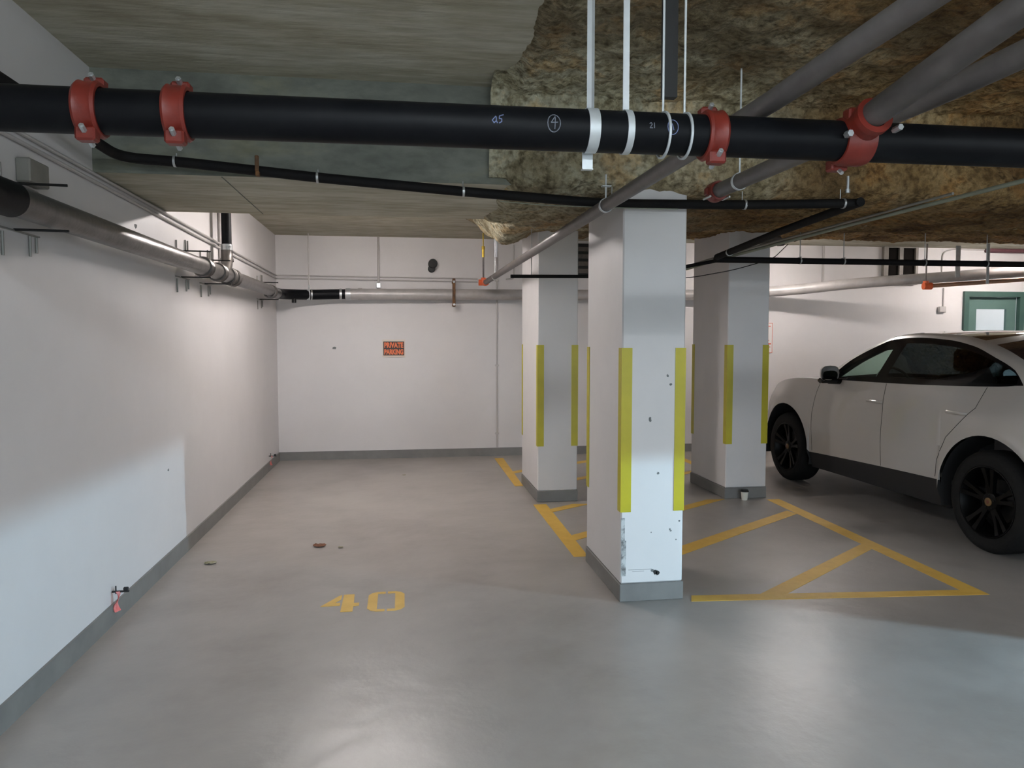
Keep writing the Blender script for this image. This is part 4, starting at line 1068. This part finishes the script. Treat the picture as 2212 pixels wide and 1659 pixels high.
seat(-.40, -.12); seat(.40, -.12); seat(-.42, -1.02, .30); seat(.42, -1.02, .30)
m = MB(); ax = V((0, .92, -.38)).normalized(); c0 = V((-.40, .40, 1.15)); u = V((1, 0, 0)); w_ = ax.cross(u)
m.tube([c0 + (u * cos(2 * pi * i / 28) + w_ * sin(2 * pi * i / 28)) * .185 for i in range(29)], .014, 10, cap=False)
for a in (0, pi, pi * .5): m.tube([c0, c0 + (u * cos(a) + w_ * sin(a)) * .18], .014, 8)
m.ball(c0, .055).tube([c0, c0 + ax * .2], .03, 10)
m.build('steering_wheel', M['interior2'], car)
for side in (-1, 1):
    pts = []
    for k in range(14):
        y_ = -.15 + 1.0 * k / 13; p_ = rows(y_)[6]; pts.append((side * (p_[0] - .065), y_, p_[1] - .03))
    MB().tube(pts, .042, 10).build('pillar_trim', M['interior'], car)
# mirrors
for side in (-1, 1):
    r_ = bpy.data.objects.new('wing_mirror', None)
    m = MB(); vs = []; n = 16; K = 8
    for i in range(K + 1):
        t = i / K; a = sin(pi * min(1, (t * .5 + .02))) 
        for k in range(n):
            b = 2 * pi * k / n; ca, sb = cos(b), sin(b)
            e = lambda v_: math.copysign(abs(v_) ** .7, v_)
            vs.append((side * (1.035 + .118 * e(ca) * a), .50 - .03 * e(ca) * 1 + .13 * (1 - t) , 1.265 + .078 * e(sb) * a))
    fs = [(i * n + k, i * n + (k + 1) % n, (i + 1) * n + (k + 1) % n, (i + 1) * n + k) for i in range(K) for k in range(n)] + [tuple(range(n))]
    m.add(vs, fs)
    mo = m.build('wing_mirror', M['carpaint'], car, ang=60)
    q = MB().box(*sorted((side * .93, side * 1.12)), .50, .60, 1.165, 1.215, 0, bev=.018).tube([(side * .88, .54, 1.18), (side * 1.02, .55, 1.185)], .030, 10); q.build('mirror_foot', M['carblack'], mo)
    q = MB(); vs = [vs_ for vs_ in vs[-n:]]; q.add([(side * 1.035 + (x - side * 1.035) * .84, y_ - .003, 1.245 + (z - 1.265) * .62) for x, y_, z in vs], [tuple(range(n))]); q.build('mirror_glass', M['mirrorglass'], mo, smooth=False)
# spoiler, lamps
m = MB().box(-.60, .60, -1.98, -1.72, 1.415, 1.445, 0, bev=.012); m.v = [(x, y_, z + (y_ + 1.85) * -.06) for x, y_, z in m.v]
m.box(-.45, -.42, -1.86, -1.80, 1.35, 1.42).box(.42, .45, -1.86, -1.80, 1.35, 1.42).build('spoiler', M['carpaint'], car, ang=40)
MB().tube([(-.80, -2.40, 1.00), (-.6, -2.525, 1.0), (.6, -2.525, 1.0), (.80, -2.40, 1.00)], .028, 12, bend=.1).build('tail_light', M['taillight'], car)
for side in (-1, 1):
    MB().ball((side * .66, 2.19, .80), .13, 16, 0, (1, .55, .55)).build('headlight', M['headlens'], car)
MB().box(-.45, .45, 2.36, 2.39, .36, .60, 0, bev=.01).build('grille', M['carblack'], car)
# wheels
def wheel(h, side):
    xo = side * (Wf(h) - .005)   # outer face
    ax = (side, 0, 0); c = (xo, h, HUBZ - .006)
    ty = MB().lathe(c, ax, [(-.28, .262), (-.275, .33), (-.25, .372), (-.22, RT), (-.06, RT), (-.028, .374), (-.008, .345), (-.004, .31), (-.012, .275), (-.03, .262)], 56)
    for q in (-.10, -.14, -.18): ty.lathe(c, ax, [(q - .004, RT + .0008), (q + .004, RT + .0008)], 56)
    tyo = ty.build('tyre', M['rubber'], car)
    rm = MB().lathe(c, ax, [(-.27, .262), (-.03, .262), (-.012, .270), (-.010, .262), (-.03, .248), (-.16, .235), (-.16, .0)], 48)
    ro = rm.build('wheel_rim', M['rim'], car)
    MB().lathe((c[0] - side * .13, c[1], c[2]), ax, [(-.01, .17), (.005, .17), (.005, .05)], 32).build('brake_disc', M['disc'], ro)
    sp = MB()
    for k in range(5):
        for dd in (-.17, .17):
            a = 2 * pi * k / 5 + pi / 2; a1 = a + dd
            p0 = V((0, cos(a + dd * .7) * .05, sin(a + dd * .7) * .05)); p1 = V((0, cos(a1) * .255, sin(a1) * .255))
            tn = V((0, -sin(a1), cos(a1)))
            vs = []
            for (p_, wd, dx0, dx1) in ((p0, .018, -.075, -.045), (p0.lerp(p1, .55), .013, -.065, -.032), (p1, .020, -.06, -.014)):
                for (s2, dx) in ((-1, dx0), (1, dx0), (1, dx1), (-1, dx1)):
                    vs.append((c[0] + side * dx, c[1] + p_.y + tn.y * s2 * wd, c[2] + p_.z + tn.z * s2 * wd))
            fs = []
            for i in range(2):
                for e_ in range(4): fs.append((i * 4 + e_, i * 4 + (e_ + 1) % 4, (i + 1) * 4 + (e_ + 1) % 4, (i + 1) * 4 + e_))
            sp.add(vs, fs)
    sp.lathe(c, ax, [(-.08, .075), (-.045, .07), (-.035, .05), (-.035, 0)], 24)
    sp.build('spokes', M['rim'], ro, ang=30)
    cap = MB().lathe(c, ax, [(-.04, .032), (-.030, .032), (-.028, .028), (-.028, 0)], 24)
    cap.build('centre_cap', M['gold'], ro, label='gold crested centre cap')
    cr = MB().prism([(-.011, .013), (.011, .013), (.011, -.003), (0, -.016), (-.011, -.003)], 0, .0012, 0, lambda a, b, z_: (c[0] + side * (-.028 + z_), c[1] + a, c[2] + b))
    cr.build('crest', M['crestred'], ro, smooth=False)
    lg = MB()
    for k in range(5):
        a = 2 * pi * k / 5 + .3; lg.tube([(c[0] - side * .05, c[1] + .048 * cos(a), c[2] + .048 * sin(a)), (c[0] - side * .033, c[1] + .048 * cos(a), c[2] + .048 * sin(a))], .008, 6)
    lg.build('lug_nut', M['disc'], ro)
for h in (HUBF, HUBR):
    for side in (-1, 1): wheel(h, side)
#CAR1#

# ------------------------------------------------------------------ world, camera, view
w = bpy.data.worlds.new('world'); sc.world = w; w.use_nodes = True
w.node_tree.nodes['Background'].inputs[0].default_value = (.74, .88, 1, 1); w.node_tree.nodes['Background'].inputs[1].default_value = 2.6
pd = bpy.data.lights.new('fill_opening_portal', 'AREA'); pd.shape = 'RECTANGLE'; pd.size = 9.7; pd.size_y = 2.75; pd.cycles.is_portal = True
po = bpy.data.objects.new('fill_opening_portal', pd); C.objects.link(po); po.location = (3.65, YF - .1, 1.375); po.rotation_euler = (radians(90), 0, 0)  # guides sky light through the added opening
cd = bpy.data.cameras.new('camera'); cam = bpy.data.objects.new('camera', cd); C.objects.link(cam)
cd.sensor_width = 36; cd.lens = 1600 / 2212 * 36; cd.clip_start = .05
cam.location = (0, 0, 1.6); cam.rotation_euler = (radians(90 - 3.4), 0, radians(-8.36))
sc.camera = cam
sc.view_settings.view_transform = 'Standard'; sc.view_settings.look = 'None'; sc.view_settings.gamma = 1; sc.view_settings.use_curve_mapping = False
sc.view_settings.exposure = 0.62
